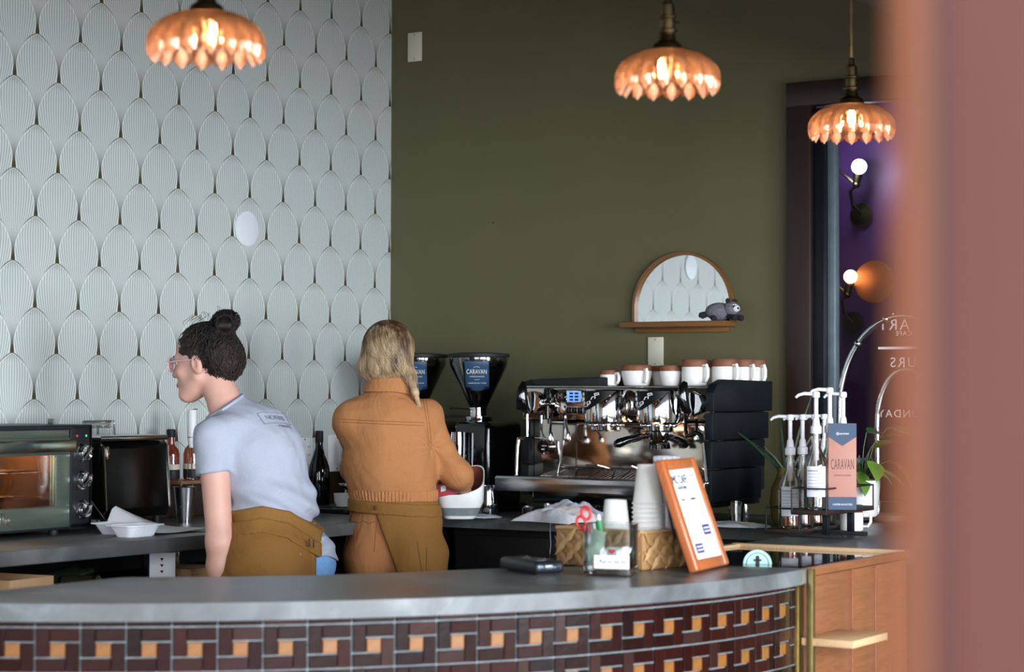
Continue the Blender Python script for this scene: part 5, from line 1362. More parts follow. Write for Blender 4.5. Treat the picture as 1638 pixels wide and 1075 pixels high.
def root_at(px0, D0):
    x = (px0-819)/3300*D0; s_, c_ = math.sin(YAW), math.cos(YAW)
    sx, cx = s_, c_
    return (5.5335+x*cx-D0*sx, -7.8407+x*sx+D0*cx, 0)
def wrap_text(body, size, me, m, parent, c, right, up, nrm, sx=1., name='lettering', off=.0016, extra=None):
    """lettering laid onto a surface: each vertex dropped along -nrm onto the mesh"""
    bv = BVHTree.FromPolygons([v.co for v in me.vertices], [p.vertices for p in me.polygons])
    if extra is None:
        o = text(name, body, size, m, parent, (0, 0, 0), (0, 0, 0), sx); t = o.data
    else:
        t = extra; o = obj(name, t, m, parent)
    c, right, up, nrm = Vector(c), Vector(right).normalized(), Vector(up).normalized(), Vector(nrm).normalized()
    for v in t.vertices:
        p = c+right*v.co.x+up*v.co.y+nrm*.35
        h = bv.ray_cast(p, -nrm)
        q = h[0] if h[0] is not None else c+right*v.co.x+up*v.co.y
        v.co = q+nrm*(off+v.co.z)
    return o
M_skin = mat('fair_skin', (208, 160, 143), .5, var=.05, nscale=14, sss=.12)
M_eye = mat('eye_white', (236, 232, 228), .2, var=.01)
M_iris = mat('brown_iris', (64, 42, 30), .2)
M_denim = mat('light_blue_denim', (112, 158, 206), .85, var=.12, nscale=220, stretch=(1, 1, .3), bmp=.2)
M_tee = mat('heather_grey_jersey', (166, 171, 186), .9, var=.06, nscale=260, bmp=.15, fold=.14)
M_apron = mat('mustard_brown_canvas', (134, 92, 40), .85, var=.10, nscale=240, bmp=.2, fold=.18)
M_tan = mat('tan_cotton_twill', (176, 118, 72), .85, var=.08, nscale=260, bmp=.18, fold=.24)
M_shoe = mat('dark_shoe', (36, 34, 34), .6)
def hair_mat(name, root, tip, z0, z1, rough=.38):
    m, nt, p = base_mat(name)
    v = coords(nt, (1, 1, .16)); n = noise(nt, v, 85, 3, .6); big = noise(nt, coords(nt, (1, 1, .35)), 16, 2)
    tc = nt.nodes.new('ShaderNodeTexCoord'); sp = nt.nodes.new('ShaderNodeSeparateXYZ'); nt.links.new(tc.outputs['Object'], sp.inputs[0])
    g = xsmooth(z1, z0, X(sp.outputs[2]))
    c = xmix(xmin(xmax(g*.75+(X(big)-.5)*2.6+(X(n)-.5)*1.3+.05, 0.), 1.), srgb(*root), srgb(*tip))
    nt.links.new(c, p.inputs['Base Color']); p.inputs['Roughness'].default_value = rough; p.inputs['Specular IOR Level'].default_value = .35
    nt.links.new(bump(nt, n, .35, .003), p.inputs['Normal'])
    return m
M_hairk = hair_mat('dark_brown_hair', (22, 16, 15), (50, 38, 34), 1.40, 1.70, .6)
M_hairb = hair_mat('blonde_hair', (80, 52, 35), (196, 168, 132), 1.46, 1.68)

def head_fields(H, Rh):
    """distance field of a head with a face; H: point between the ears"""
    at_ = lambda f, l, u: H+Rh @ np.array([f, l, u])
    def head(P):
        d = ell(P, at_(.0, 0, .040), (.098, .076, .090), Rh)
        d = smin(.03, d, ell(P, at_(.040, 0, -.035), (.058, .056, .082), Rh))
        d = smin(.02, d, cone(P, at_(.070, -.012, -.100), at_(.070, .012, -.100), .022, .022))
        for s_ in (-1, 1):
            d = smin(.03, d, cone(P, at_(.0, s_*.052, -.045), at_(.060, s_*.018, -.098), .018, .018))      # jaw line
            d = smin(.02, d, ell(P, at_(.066, s_*.036, -.022), (.022, .026, .022), Rh))                    # cheek
            d = smax(.012, d, -(vlen(P-at_(.100, s_*.032, .010))-.017))                                   # eye socket
        d = smin(.016, d, ell(P, at_(.084, 0, .030), (.016, .046, .012), Rh))                              # brow
        d = smin(.010, d, cone(P, at_(.090, 0, .014), at_(.114, 0, -.028), .009, .0115))                   # nose
        for s_ in (-1, 1): d = smin(.008, d, vlen(P-at_(.102, s_*.011, -.031))-.0085)
        d = smin(.007, d, ell(P, at_(.094, 0, -.060), (.010, .023, .0065), Rh), ell(P, at_(.092, 0, -.073), (.010, .020, .0075), Rh))
        d = smax(.004, d, -ell(P, at_(.106, 0, -.0665), (.010, .024, .0016), Rh))
        for s_ in (-1, 1):                                                                                # ears
            tilt = Rh @ np.array([[math.cos(.25), 0, math.sin(.25)], [0, 1, 0], [-math.sin(.25), 0, math.cos(.25)]], np.float32)
            e = ell(P, at_(-.012, s_*.080, -.002), (.019, .009, .034), tilt)
            e = smax(.004, e, -ell(P, at_(-.006, s_*.090, .004), (.011, .008, .020), tilt))
            d = smin(.006, d, e)
        return d
    return head, at_
def eyes(parent, at_, Rh):
    for s_ in (-1, 1):
        b = MB(); b.ball(tuple(at_(.079, s_*.032, .010)), .0125, 16, 12); e = obj('eye', b, M_eye, parent)
        b = MB(); b.ball(tuple(at_(.0885, s_*.032, .009)), .0052, 12, 8); obj('iris', b, M_iris, e)
        b = MB(); b.tube([tuple(at_(.098-.002*abs(k), s_*(.032+.009*k), .034-.0012*k*k)) for k in (-2, -1, 0, 1, 2)], [.0012, .0024, .0026, .002, .0008], 6); obj('eyebrow', b, M_hairk, parent)
def hand(P, wrist, d, n, side, curl=.35, s=1.):
    """palm, four fingers of unequal length and a thumb; d: pointing, n: back of the hand"""
    d = np.array(d, float); d /= np.linalg.norm(d); n = np.array(n, float); n -= d*(n @ d); n /= np.linalg.norm(n); x = np.cross(d, n)*side
    w0 = np.array(wrist, float)
    r = smin(.012, cone(P, w0, w0+d*.05*s, .026*s, .024*s), cone(P, w0+d*.03*s-x*.018*s, w0+d*.085*s-x*.026*s, .017*s, .013*s), cone(P, w0+d*.03*s+x*.018*s, w0+d*.085*s+x*.024*s, .017*s, .013*s), cone(P, w0+d*.04*s, w0+d*.088*s, .018*s, .014*s))
    fing = None
    for k, (o, L_) in enumerate(((-.030, .060), (-.010, .072), (.011, .068), (.031, .052))):
        p = w0+d*.086*s+x*o*s; a = .25
        segs = []
        for q in range(3):
            dirv = d*math.cos(a)-n*math.sin(a); p2 = p+dirv*L_*s*(.45, .32, .23)[q]
            segs.append(cone(P, p, p2, (.0085, .0078, .0070)[q]*s, (.0078, .0070, .006)[q]*s)); p = p2; a += curl*1.6
        f_ = smin(.003, *segs); fing = f_ if fing is None else np.minimum(fing, f_)
    r = smin(.006, r, fing)
    b0 = w0+d*.022*s-x*.024*s; t1 = b0+(d*.55-x*.75-n*.25)*.045*s; t2 = t1+(d*.85-x*.35-n*.35)*.032*s
    return smin(.010, r, cone(P, b0, t1, .0135*s, .0105*s), cone(P, t1, t2, .0105*s, .008*s))
def on_surface(sdf, pts, off, it=5):
    p = np.array(pts, np.float32); e = 1.5e-3
    for _ in range(it):
        d = sdf(p)-off
        g = np.stack([(sdf(p+np.eye(3, dtype=np.float32)[k]*e)-sdf(p-np.eye(3, dtype=np.float32)[k]*e))/(2*e) for k in range(3)], -1)
        g /= np.maximum(1e-4, vlen(g))[:, None]; p = p-d[:, None]*g
    return p

# ------------------------------------------------------------------ barista bending over the left worktop
J = joints(430, 7.0)
p1 = thing('person', 'person with dark curly bun, glasses, grey T-shirt and brown apron bending to the left', 'person', root_at(430, 7.0), YAW)
F1 = np.array([-.77, .64, 0]); L1 = np.array([-.64, -.77, 0])
Rh = frame((-.945, .325, -.06)); H1 = J(327, 585, .14)
head1, a1 = head_fields(H1, Rh)
pel, wai, che, uch, nkb = J(446, 885, 0), J(442, 812, .02), J(424, 745, .05), J(399, 694, .08), J(362, 654, .11)
Rs = frame(F1, uch-wai)
shL, shR = uch+.165*L1+np.array([0, 0, -.012]), uch-.150*L1+F1*.05+np.array([0, 0, -.02])
elL, wrL = J(354, 868, -.10), J(361, 1000, -.06)
elR, wrR = J(388, 800, .24), J(362, 880, .10)
hipL, hipR = pel+.09*L1+np.array([0, 0, -.05]), pel-.09*L1+np.array([0, 0, -.05])
def leg(P, hip, knee, ank, k=1.):
    return smin(.03, cone(P, hip, knee, .088*k, .058*k), cone(P, knee, knee*.45+ank*.55-F1*.012, .056*k, .052*k), cone(P, knee*.45+ank*.55-F1*.012, ank, .052*k, .040*k))
knL, knR = np.array([hipL[0]-.02, hipL[1]+.02, .46]), np.array([hipR[0]-.02, hipR[1]+.03, .46])
anL, anR = np.array([hipL[0]+.02, hipL[1]-.0, .09]), np.array([hipR[0]+.02, hipR[1]+.0, .09])
def torso1(P):
    d = ell(P, uch-np.array([-.01, 0, .03]), (.100, .158, .115), Rs)
    d = smin(.06, d, ell(P, che, (.118, .150, .14), Rs))
    d = smin(.07, d, ell(P, wai, (.118, .150, .11), Rs))
    d = smin(.05, d, cone(P, uch+.10*L1, shL, .062, .056), cone(P, uch-.10*L1, shR, .062, .056))
    return smin(.05, d, cone(P, uch, nkb, .075, .062))
def pelvis1(P):
    d = ell(P, pel, (.118, .168, .13), frame(F1))
    for s_ in (-1, 1): d = smin(.06, d, ell(P, pel+s_*.078*L1-F1*.060+np.array([0, 0, -.035]), (.095, .088, .10), frame(F1)))
    return smin(.05, d, leg(P, hipL, knL, anL, 1.03), leg(P, hipR, knR, anR, 1.03))
def body1(P):
    d = smin(.045, torso1(P)+.022, cone(P, nkb-np.array([-.01, 0, .01]), a1(-.030, 0, -.035), .060, .054))
    d = smin(.022, d, head1(P))
    for sh, el_, wr in ((shL, elL, wrL), (shR, elR, wrR)):
        d = smin(.012, d, cone(P, sh, el_, .052, .044)); m_ = el_*.7+wr*.3
        d = smin(.03, d, cone(P, el_, m_, .042, .045), cone(P, m_, wr, .045, .029))
    d = np.minimum(d, smin(.012, d, hand(P, wrL+np.array([0, 0, -.008]), (-.15, .2, -1), (.4, -.9, 0), 1, .3)))
    return np.minimum(d, smin(.012, d, hand(P, wrR, (.15, .2, -1), (0, -1, 0), -1, .35)))
obj('body', surface_net(body1, (-.50, -.26, .55), (.36, .86, 1.76), .0075, 'body'), M_skin, p1)
hd = surface_net(lambda P: smax(.0005, smin(.022, head1(P), cone(P, nkb-np.array([-.01, 0, .01]), a1(-.030, 0, -.035), .0605, .0545))-.0006, -(P[:, 2]-(H1[2]-.165))), H1-.19, H1+.19, .0036, 'face')
obj('face', hd, M_skin, p1)
eyes(p1, a1, Rh)
b = MB(); b.rings([[tuple(a1(.1022+.0006*math.cos(t), .018*math.cos(t), -.0665+.0080*math.sin(t)+.001*math.cos(2*t))) for t in [2*PI*k/20 for k in range(20)]], [tuple(a1(.1005, .019*math.cos(t), -.0665+.0090*math.sin(t))) for t in [2*PI*k/20 for k in range(20)]]]); obj('lips', b, mat('muted_lips', (196, 136, 126), .5), p1)
# T-shirt
cut_n = np.array([-.546, -.12, .838], np.float32); cut_n /= np.linalg.norm(cut_n); cut_c = J(357, 650, .10)
xs_ = [-.5, -.117, 0, .085, .18, .22, .5]; zt_ = [1.005, 1.012, 1.034, 1.015, .948, .925, .90]
top1 = lambda P: np.interp(P[:, 0], xs_, zt_).astype(np.float32)
slv = lambda P, sh, el_: cone(P, sh+(0, 0, .004), sh*.66+el_*.34+np.array([-.002, 0, 0]), .064, .065)
def tee(P):
    d = torso1(P)-.010
    for sh, el_ in ((shL, elL), (shR, elR)):
        ax_ = ((el_-sh)/np.linalg.norm(el_-sh)).astype(np.float32); q = (P-(sh*.64+el_*.36).astype(np.float32)) @ ax_
        d = smin(.025, d, smax(.003, slv(P, sh, el_), q))
    d = d+waves(P, 4, 6, 24, .0065, (1, 1, .6))+waves(P, 9, 4, 60, .0020)
    low = np.clip((1.14-P[:, 2])/.12, 0, 1); d = d-.002*low+.008*low*np.sin(P[:, 2]*85+P[:, 0]*38+P[:, 1]*20)
    d = smax(.002, d, (P-cut_c.astype(np.float32)) @ cut_n)
    d = smax(.002, d, (top1(P)-.022-.03*np.clip((P[:, 0]-.10)/.1, 0, 1))-P[:, 2])
    return d
teem = surface_net(tee, (-.48, -.30, .86), (.30, .62, 1.52), .0062, 'tshirt')
ts = obj('tshirt', teem, M_tee, p1)
# collar band
b = MB(); ring = []
cx_ = Vector(cut_c); n_ = Vector(cut_n.tolist()); e1_ = n_.orthogonal().normalized(); e2_ = n_.cross(e1_)
bv = BVHTree.FromPolygons([v.co for v in teem.vertices], [q.vertices for q in teem.polygons])
for k in range(40):
    a = 2*PI*k/40; dirv = e1_*math.cos(a)+e2_*math.sin(a); h = bv.ray_cast(cx_-n_*.008+dirv*.25, -dirv)
    hp = h[0] if h[0] is not None and (h[0]-cx_).length < .095 else cx_-n_*.006+dirv*.082; ring.append(hp+dirv*.001)
b.tube(ring+[ring[0]], .006, 8); obj('collar', b, M_tee, ts)
M_print = mat('faded_print', (120, 126, 142), .8, var=.15, nscale=80)
bn = Vector((-F1*.83).tolist())+Vector((0, 0, .56)); rt_ = Vector((-L1).tolist()); up_ = bn.cross(rt_)*1.
if up_.z < 0: up_ = -up_
pc = Vector(J(428, 668, .0))+rt_*.01
pc = pc+rt_*.035
wrap_text('NORRIS', .027, teem, M_print, ts, pc, rt_, up_, bn, 1.0)
wrap_text('MARKET', .016, teem, M_print, ts, pc-up_*.040+rt_*.02, rt_, up_, bn, 1.2)
b = MB()
W2, H2, t2 = .066, .025, .0024
for c_, d_ in (((0, H2, 0), (2*W2, t2, .0004)), ((0, -H2, 0), (2*W2, t2, .0004)), ((W2, 0, 0), (t2, 2*H2, .0004)), ((-W2, 0, 0), (t2, 2*H2, .0004))): b.box(c_, d_)
bmesh.ops.subdivide_edges(b.b, edges=[e for e in b.b.edges if e.calc_length() > .03], cuts=10, use_grid_fill=True)
wrap_text('', 0, teem, M_print, ts, pc, rt_, up_, bn, name='print_frame', extra=b.mesh('print_frame', 0))
# jeans, shoes
jme = surface_net(lambda P: smax(.003, smin(.03, pelvis1(P)-.010+waves(P, 3, 5, 40, .003), smax(.01, torso1(P)-.004, P[:, 2]-.98)), P[:, 2]-.97), (-.34, -.40, .03), (.40, .34, 1.02), .011, 'jeans'); obj('jeans', jme, M_denim, p1)
for an in (anL, anR):
    h_ = an; b = MB(); t_ = F1*.15
    b.tube([tuple(h_-F1*.07+(0, 0, -.05)), tuple(h_-F1*.03+(0, 0, -.045)), tuple(h_+F1*.05+(0, 0, -.052)), tuple(h_+F1*.12+(0, 0, -.062)), tuple(h_+F1*.165+(0, 0, -.068))], [.028, .042, .042, .036, .018], 14); obj('shoe', b, M_shoe, p1)
# white shirt tail over the jeans at the back
b = MB()
jbv = BVHTree.FromPolygons([v.co for v in jme.vertices], [q.vertices for q in jme.polygons])
def tail(u, v):
    c = J(500+40*u, 858+(26+10*u)*v+4*math.sin(7*u)*v); o_ = Vector((.62, -.78, 0))
    h = jbv.ray_cast(Vector((pel[0]*.5+c[0]*.5, pel[1], c[2]))+o_*.5+Vector((.78, .62, 0))*(.16*(u-.45)), -o_)
    return (h[0] if h[0] is not None else Vector(c))+o_*(.010+.006*math.sin(9*v+5*u))
b.grid(tail, 14, 10, .004); obj('shirt_tail', b, M_tee, ts)
# apron: canvas wrapped round waist and thighs, open at the back
core1 = lambda P: smin(.05, pelvis1(P), smax(.02, torso1(P), P[:, 2]-1.16))
def apron1(P):
    d = core1(P)-.025
    sk = np.clip((.86-P[:, 2])/.4, 0, 1); d = np.minimum(d, ell(P, (pel[0]-.05, pel[1]+.02, .72), (.165, .20, .34), frame(F1))+.01*np.sin(P[:, 0]*40+P[:, 1]*30)*sk)
    d = d+waves(P, 12, 5, 20, .0035)+.004*np.sin(P[:, 2]*55-P[:, 0]*36)*np.clip((.0-P[:, 0])/.1, 0, 1)
    d = smax(.003, d, P[:, 2]-top1(P))
    d = smax(.003, d, .42-P[:, 2])
    return smax(.003, d, np.where(P[:, 2] < .905, P[:, 0]-.172-.02*(P[:, 2]-.8), P[:, 0]-.186))
ap = obj('apron', surface_net(apron1, (-.36, -.38, .40), (.30, .34, 1.06), .0068, 'apron'), M_apron, p1)
def band1(P):
    d = core1(P)-.0300+.0015*np.sin(P[:, 0]*60)
    z = top1(P); mid = z-.062
    return smax(.002, smax(.002, d, np.abs(P[:, 2]-mid)-.024), P[:, 0]-.190)
obj('waist_strap', surface_net(band1, (-.36, -.38, .78), (.32, .36, 1.04), .0055, 'waist_strap'), M_apron, ap)
for k, (px, py) in enumerate(((497, 868), (504, 870))):
    c = J(px, py, -.13); b = MB(); b.box((c[0], c[1]-.012, c[2]), (.004, .006, .026), .001); obj('buckle', b, M_blackm, ap)
# glasses
gsp = bpy.data.objects.new('glasses', None); COL.objects.link(gsp); gsp.parent = p1; gsp['label'] = 'translucent pink-rimmed glasses'
M_rim = mat('pale_pink_acetate', (206, 172, 176), .25, var=.05)
for s_ in (-1, 1):
    pts = [tuple(a1(.112-.004*abs(math.cos(t)), s_*.034+.027*math.cos(t), .006+.024*math.sin(t))) for t in [2*PI*k/28 for k in range(29)]]
    b = MB(); b.tube(pts, .0028, 8); obj('lens_rim', b, M_rim, gsp)
    b = MB(); b.rings([[tuple(a1(.1115, s_*.034+r*.025*math.cos(t), .006+r*.022*math.sin(t))) for t in [2*PI*k/28 for k in range(28)]] for r in (1, .5)], False, True); obj('lens', b, M_glass, gsp)
    b = MB(); b.tube([tuple(a1(.110, s_*.060, .014)), tuple(a1(.06, s_*.076, .016)), tuple(a1(.0, s_*.082, .016)), tuple(a1(-.025, s_*.082, -.004))], .0024, 8); obj('temple', b, M_rim, gsp)
b = MB(); b.tube([tuple(a1(.110, -.009, .010)), tuple(a1(.114, 0, .014)), tuple(a1(.110, .009, .010))], .0024, 8); obj('bridge', b, M_rim, gsp)
# hair: swept back into a bun
hn = (Rh @ np.array([-.774, 0, .633])).astype(np.float32); hc = a1(.080, 0, .078).astype(np.float32)
bunc = a1(-.082, -.01, .142)
def hairmass1(P):
    d = ell(P, a1(-.012, 0, .048), (.112, .086, .094), Rh)
    d = smin(.04, d, ell(P, a1(-.085, 0, .005), (.058, .066, .066), Rh))
    d = smax(.008, d, -((P-hc) @ hn)-.010*np.sin(P[:, 2]*95))
    b_ = smin(.015, vlen(P-bunc.astype(np.float32))-.040, cone(P, a1(-.075, .02, .135), a1(-.105, -.02, .150), .026, .024), cone(P, a1(-.06, -.03, .150), a1(-.10, .03, .132), .022, .026))
    return smin(.014, d, b_)
hair1 = lambda P: hairmass1(P)+waves(P, 21, 6, 62, .0085)+waves(P, 22, 5, 150, .0030)
ho = obj('hair', surface_net(hair1, H1-.21, H1+.23, .0046, 'hair'), M_hairk, p1)
def strands(sdf, starts, ends, n, wig, rad, m, parent, offs=.002, seed=1, nm='hair_strands', taper=True):
    rs = np.random.RandomState(seed); T = np.linspace(0, 1, n)
    b = MB()
    A_ = np.array(starts); E_ = np.array(ends); ph = rs.uniform(0, 6.3, (len(A_), 3)); fq = rs.uniform(.7, 1.4, len(A_))
    path = A_[:, None]*(1-T)[None, :, None]+E_[:, None]*T[None, :, None]
    path = on_surface(sdf, path.reshape(-1, 3), offs).reshape(len(A_), n, 3)
    w_ = wig*np.stack([np.sin(ph[:, k:k+1]+T[None]*fq[:, None]*(14+3*k)) for k in range(3)], -1)*np.minimum(1, T*4)[None, :, None]
    path = path+w_
    for i in range(len(A_)):
        r_ = rad*rs.uniform(.6, 1.3)
        b.tube([tuple(q) for q in path[i]], [r_*(.35+.65*math.sin(PI*min(.93, .07+.93*t)))for t in T] if taper else r_, 5)
    o = obj(nm, b, m, parent, smooth=180); o['kind'] = 'stuff'; return o
rs = np.random.RandomState(5)
st_, en_ = [], []
for k in range(420):
    th_ = rs.uniform(-PI, PI); ph_ = rs.uniform(-.5, 1.3)
    s0_ = a1(-.012+.11*math.cos(th_)*math.cos(ph_)*(1 if math.cos(th_) < 0 else .85), .086*math.sin(th_)*math.cos(ph_), .048+.094*math.sin(ph_))
    if (s0_-hc) @ hn < .004: continue
    e_ = bunc+rs.normal(size=3)*.022; st_.append(s0_); en_.append(s0_*.45+e_*.55+rs.normal(size=3)*.012)
for k in range(420):
    d_ = rs.normal(size=3); d_ /= np.linalg.norm(d_)
    s0_ = a1(-.085+.058*d_[0], .066*d_[1], .005+.066*d_[2])
    if hairmass1(s0_[None].astype(np.float32))[0] < -.012: continue
    st_.append(s0_); en_.append(s0_*.4+(a1(-.07, 0, .10))*.6+rs.normal(size=3)*.03)
strands(hairmass1, st_, en_, 14, .0034, .0017, M_hairk, ho, .004, 3)
st_, en_ = [], []
for k in range(150):
    d_ = rs.normal(size=3); d_ /= np.linalg.norm(d_); e_ = np.cross(d_, rs.normal(size=3)); e_ /= np.linalg.norm(e_)
    st_.append(bunc+d_*.045); en_.append(bunc+e_*.045)
strands(hairmass1, st_, en_, 12, .003, .0018, M_hairk, ho, .003, 4, 'bun_strands')
b = MB()
for k in range(9):   # loose flyaway curls
    s0_ = a1(rs.uniform(-.1, .07), rs.uniform(-.05, .05), rs.uniform(.13, .15)); L_ = rs.uniform(.02, .05); ph_ = rs.uniform(0, 6)
    b.tube([tuple(s0_+Rh @ np.array([-.03*t+.008*math.sin(7*t+ph_), .01*math.sin(5*t+ph_), L_*math.sin(PI*t*.8)+.004*math.cos(9*t)])) for t in np.linspace(0, 1, 12)], .0007, 4)
o = obj('flyaway_hair', b, M_hairk, ho); o['kind'] = 'stuff'

# ------------------------------------------------------------------ barista seen from behind
J = joints(640, 8.05)
p2 = thing('person', 'blonde person seen from behind in tan jacket with brown apron at the back worktop', 'person', root_at(640, 8.05), YAW)
F2 = np.array([.20, .98, 0]); F2 /= np.linalg.norm(F2); L2 = np.array([-F2[1], F2[0], 0])
Rh2 = frame((.22, .96, -.16)); H2_ = J(622, 578, .03)
head2, a2 = head_fields(H2_, Rh2)
pel, wai, che, uch, nkb = J(634, 880, 0), J(631, 800, 0), J(622, 735, .0), J(618, 678, .0), J(622, 636, .01)
Rs2 = frame(F2)
shL, shR = J(562, 672, .0), J(682, 668, .03)
elL, wrL = J(572, 752, .17), J(668, 742, .34)
elR, wrR = J(731, 760, .03), J(744, 787, .16)
hipL, hipR = pel+.09*L2+np.array([0, 0, -.05]), pel-.09*L2+np.array([0, 0, -.05])
knL, knR = np.array([hipL[0], hipL[1]+.02, .46]), np.array([hipR[0], hipR[1]+.02, .46])
anL, anR = np.array([hipL[0], hipL[1]-.01, .09]), np.array([hipR[0], hipR[1]-.01, .09])
def leg2(P, hip, knee, ank): return smin(.03, cone(P, hip, knee, .090, .066), cone(P, knee, ank, .066, .055))
def torso2(P):
    d = ell(P, uch+np.array([0, 0, -.01]), (.105, .160, .12), Rs2)
    d = smin(.06, d, ell(P, che, (.118, .160, .15), Rs2), ell(P, wai+np.array([0, 0, .02]), (.115, .158, .10), Rs2))
    d = smin(.06, d, cone(P, uch+.08*L2+np.array([0, 0, .012]), shL, .066, .056), cone(P, uch-.08*L2+np.array([0, 0, .012]), shR, .066, .056))
    return smin(.05, d, cone(P, uch, nkb, .08, .062))
def pelvis2(P):
    d = ell(P, pel, (.112, .162, .135), Rs2)
    for s_ in (-1, 1): d = smin(.06, d, ell(P, pel+s_*.082*L2-F2*.055+np.array([0, 0, -.035]), (.094, .086, .105), Rs2))
    d = smin(.06, d, ell(P, (pel+wai)/2+np.array([0, 0, .02]), (.116, .160, .12), Rs2))
    return smin(.05, d, leg2(P, hipL, knL, anL), leg2(P, hipR, knR, anR))
def arm(P, sh, el_, wr, r0, r1, r2, k=.03): return smin(k, cone(P, sh, el_, r0, r1), cone(P, el_, wr, r1, r2))
def body2(P):
    d = smin(.045, torso2(P)+.014, cone(P, nkb, a2(-.030, 0, -.035), .060, .055))
    d = smin(.022, d, head2(P))
    d = smin(.02, d, arm(P, shL, elL, wrL, .046, .040, .029), arm(P, shR, elR, wrR, .046, .040, .029))
    d = np.minimum(d, smin(.012, d, hand(P, wrL, (1, .1, .05), (0, -.5, .85), -1, .45)))
    return np.minimum(d, smin(.012, d, hand(P, wrR, (-.6, .1, -.45), (.3, -.3, .8), 1, .6, .85)))
obj('body', surface_net(body2, (-.30, -.22, .80), (.50, .56, 1.74), .0085, 'body'), M_skin, p2)
eyes(p2, a2, Rh2)
zhem = J(0, 788)[2]
def jacket(P):
    d = smin(.035, torso2(P)-.014, arm(P, shL, elL, elL*.45+wrL*.55, .056, .048, .044, .04), arm(P, shR, elR, elR*.45+wrR*.55, .057, .049, .047, .03))
    d = d+waves(P, 31, 6, 20, .0065, (1, 1, .8))+waves(P, 33, 5, 55, .0022)
    # blouson fullness gathered above the waistband, creases fanning from the armpit
    lo_ = np.clip((zhem+.16-P[:, 2])/.16, 0, 1); d = d-.012*np.sin(PI*np.clip(lo_, 0, 1))
    q = P-J(690, 715, -.08).astype(np.float32); rr2 = vlen(q); ang = np.arctan2(q[:, 2], -q[:, 0])
    d = d+.0045*np.exp(-rr2/.11)*np.sin(ang*9+2)
    yk = J(0, 676)[2]; d = d+.004*np.exp(-((P[:, 2]-yk)/.005)**2)*(np.abs(P[:, 0]+.04) < .18)*(P[:, 1] < 0)          # yoke seam
    d = smax(.003, d, zhem-P[:, 2])
    sl_c = (elR*.50+wrR*.50).astype(np.float32); sl_n = ((wrR-elR)/np.linalg.norm(wrR-elR)).astype(np.float32)
    d = np.where(vlen(P-sl_c) < .12, np.maximum(d, (P-sl_c) @ sl_n), d)
    return smax(.004, d, (P-J(622, 628, .0).astype(np.float32)) @ np.array([0, .25, .97], np.float32))
jm = surface_net(jacket, (-.32, -.24, zhem-.02), (.46, .40, 1.46), .0065, 'jacket'); jk = obj('jacket', jm, M_tan, p2)
# folded collar
b = MB(); cc = J(622, 612, -.005); R_ = []
for r_, h_, dz in ((.074, .066, .040), (.088, .078, .040), (.104, .092, .0), (.108, .095, -.018), (.100, .088, -.022), (.090, .08, .0), (.072, .064, .02)):
    R_.append([(cc[0]+r_*1.0*math.cos(t)+.008, cc[1]+h_*math.sin(t)+.015, cc[2]-.018+dz-.018*max(0, math.sin(t))-.020*max(0, math.cos(t))**2) for t in [2*PI*k/48 for k in range(48)]])
b.rings(R_+[R_[0]], False, False); obj('collar', b, M_tan, jk)
# ribbed waistband
def hem2(P):
    ang = np.arctan2(P[:, 1], P[:, 0]-wai[0]); d = torso2(P)-.016+.0035*np.sin(ang*62)
    return smax(.004, d, np.abs(P[:, 2]-zhem+.012)-.026)
obj('waistband', surface_net(hem2, (-.30, -.22, zhem-.05), (.30, .24, zhem+.03), .0050, 'waistband'), M_tan, jk)
# seams and stitching laid on the cloth
def seam(pts, me, parent, m, r=.0013, nrm=(0, -1, 0)):
    bv_ = BVHTree.FromPolygons([v.co for v in me.vertices], [q.vertices for q in me.polygons]); n_ = Vector(nrm); q_ = []
    for p in pts:
        h = bv_.ray_cast(Vector(p)+n_*.6, -n_)
        if h[0] is not None: q_.append(h[0]+n_*.0004)
    b = MB(); b.tube(q_, r, 5); return obj('seam', b, m, parent)
M_stitch = mat('tan_stitching', (150, 92, 46), .8, var=.1)
seam([J(548+132*k/30, 671+5*k/30) for k in range(31)], jm, jk, M_stitch); seam([J(548+132*k/30, 675.5+5*k/30) for k in range(31)], jm, jk, M_stitch)
seam([J(678+9*math.sin(k/14*1.6), 640+72*k/14) for k in range(15)], jm, jk, M_stitch); seam([J(682+9*math.sin(k/14*1.6), 640+72*k/14) for k in range(15)], jm, jk, M_stitch)
# trousers
def trous(P): return smax(.003, smin(.03, pelvis2(P)-.012+waves(P, 41, 6, 28, .0055), smax(.01, torso2(P)-.002, P[:, 2]-1.03)), P[:, 2]-1.02)
tm = surface_net(trous, (-.34, -.28, .03), (.34, .26, 1.04), .0095, 'trousers'); tr = obj('trousers', tm, M_tan, p2)
seam([J(571+36*k/12, 833+2*math.sin(k)) for k in range(13)], tm, tr, M_stitch); seam([J(571+2*k/12, 834+45*k/12) for k in range(13)], tm, tr, M_stitch); seam([J(607-3*k/12, 834+45*k/12) for k in range(13)], tm, tr, M_stitch)
for an in (anL, anR):
    h_ = an; b = MB()
    b.tube([tuple(h_-F2*.07+(0, 0, -.05)), tuple(h_-F2*.03+(0, 0, -.045)), tuple(h_+F2*.05+(0, 0, -.052)), tuple(h_+F2*.12+(0, 0, -.062)), tuple(h_+F2*.165+(0, 0, -.068))], [.028, .042, .042, .036, .018], 14); obj('shoe', b, M_shoe, p2)
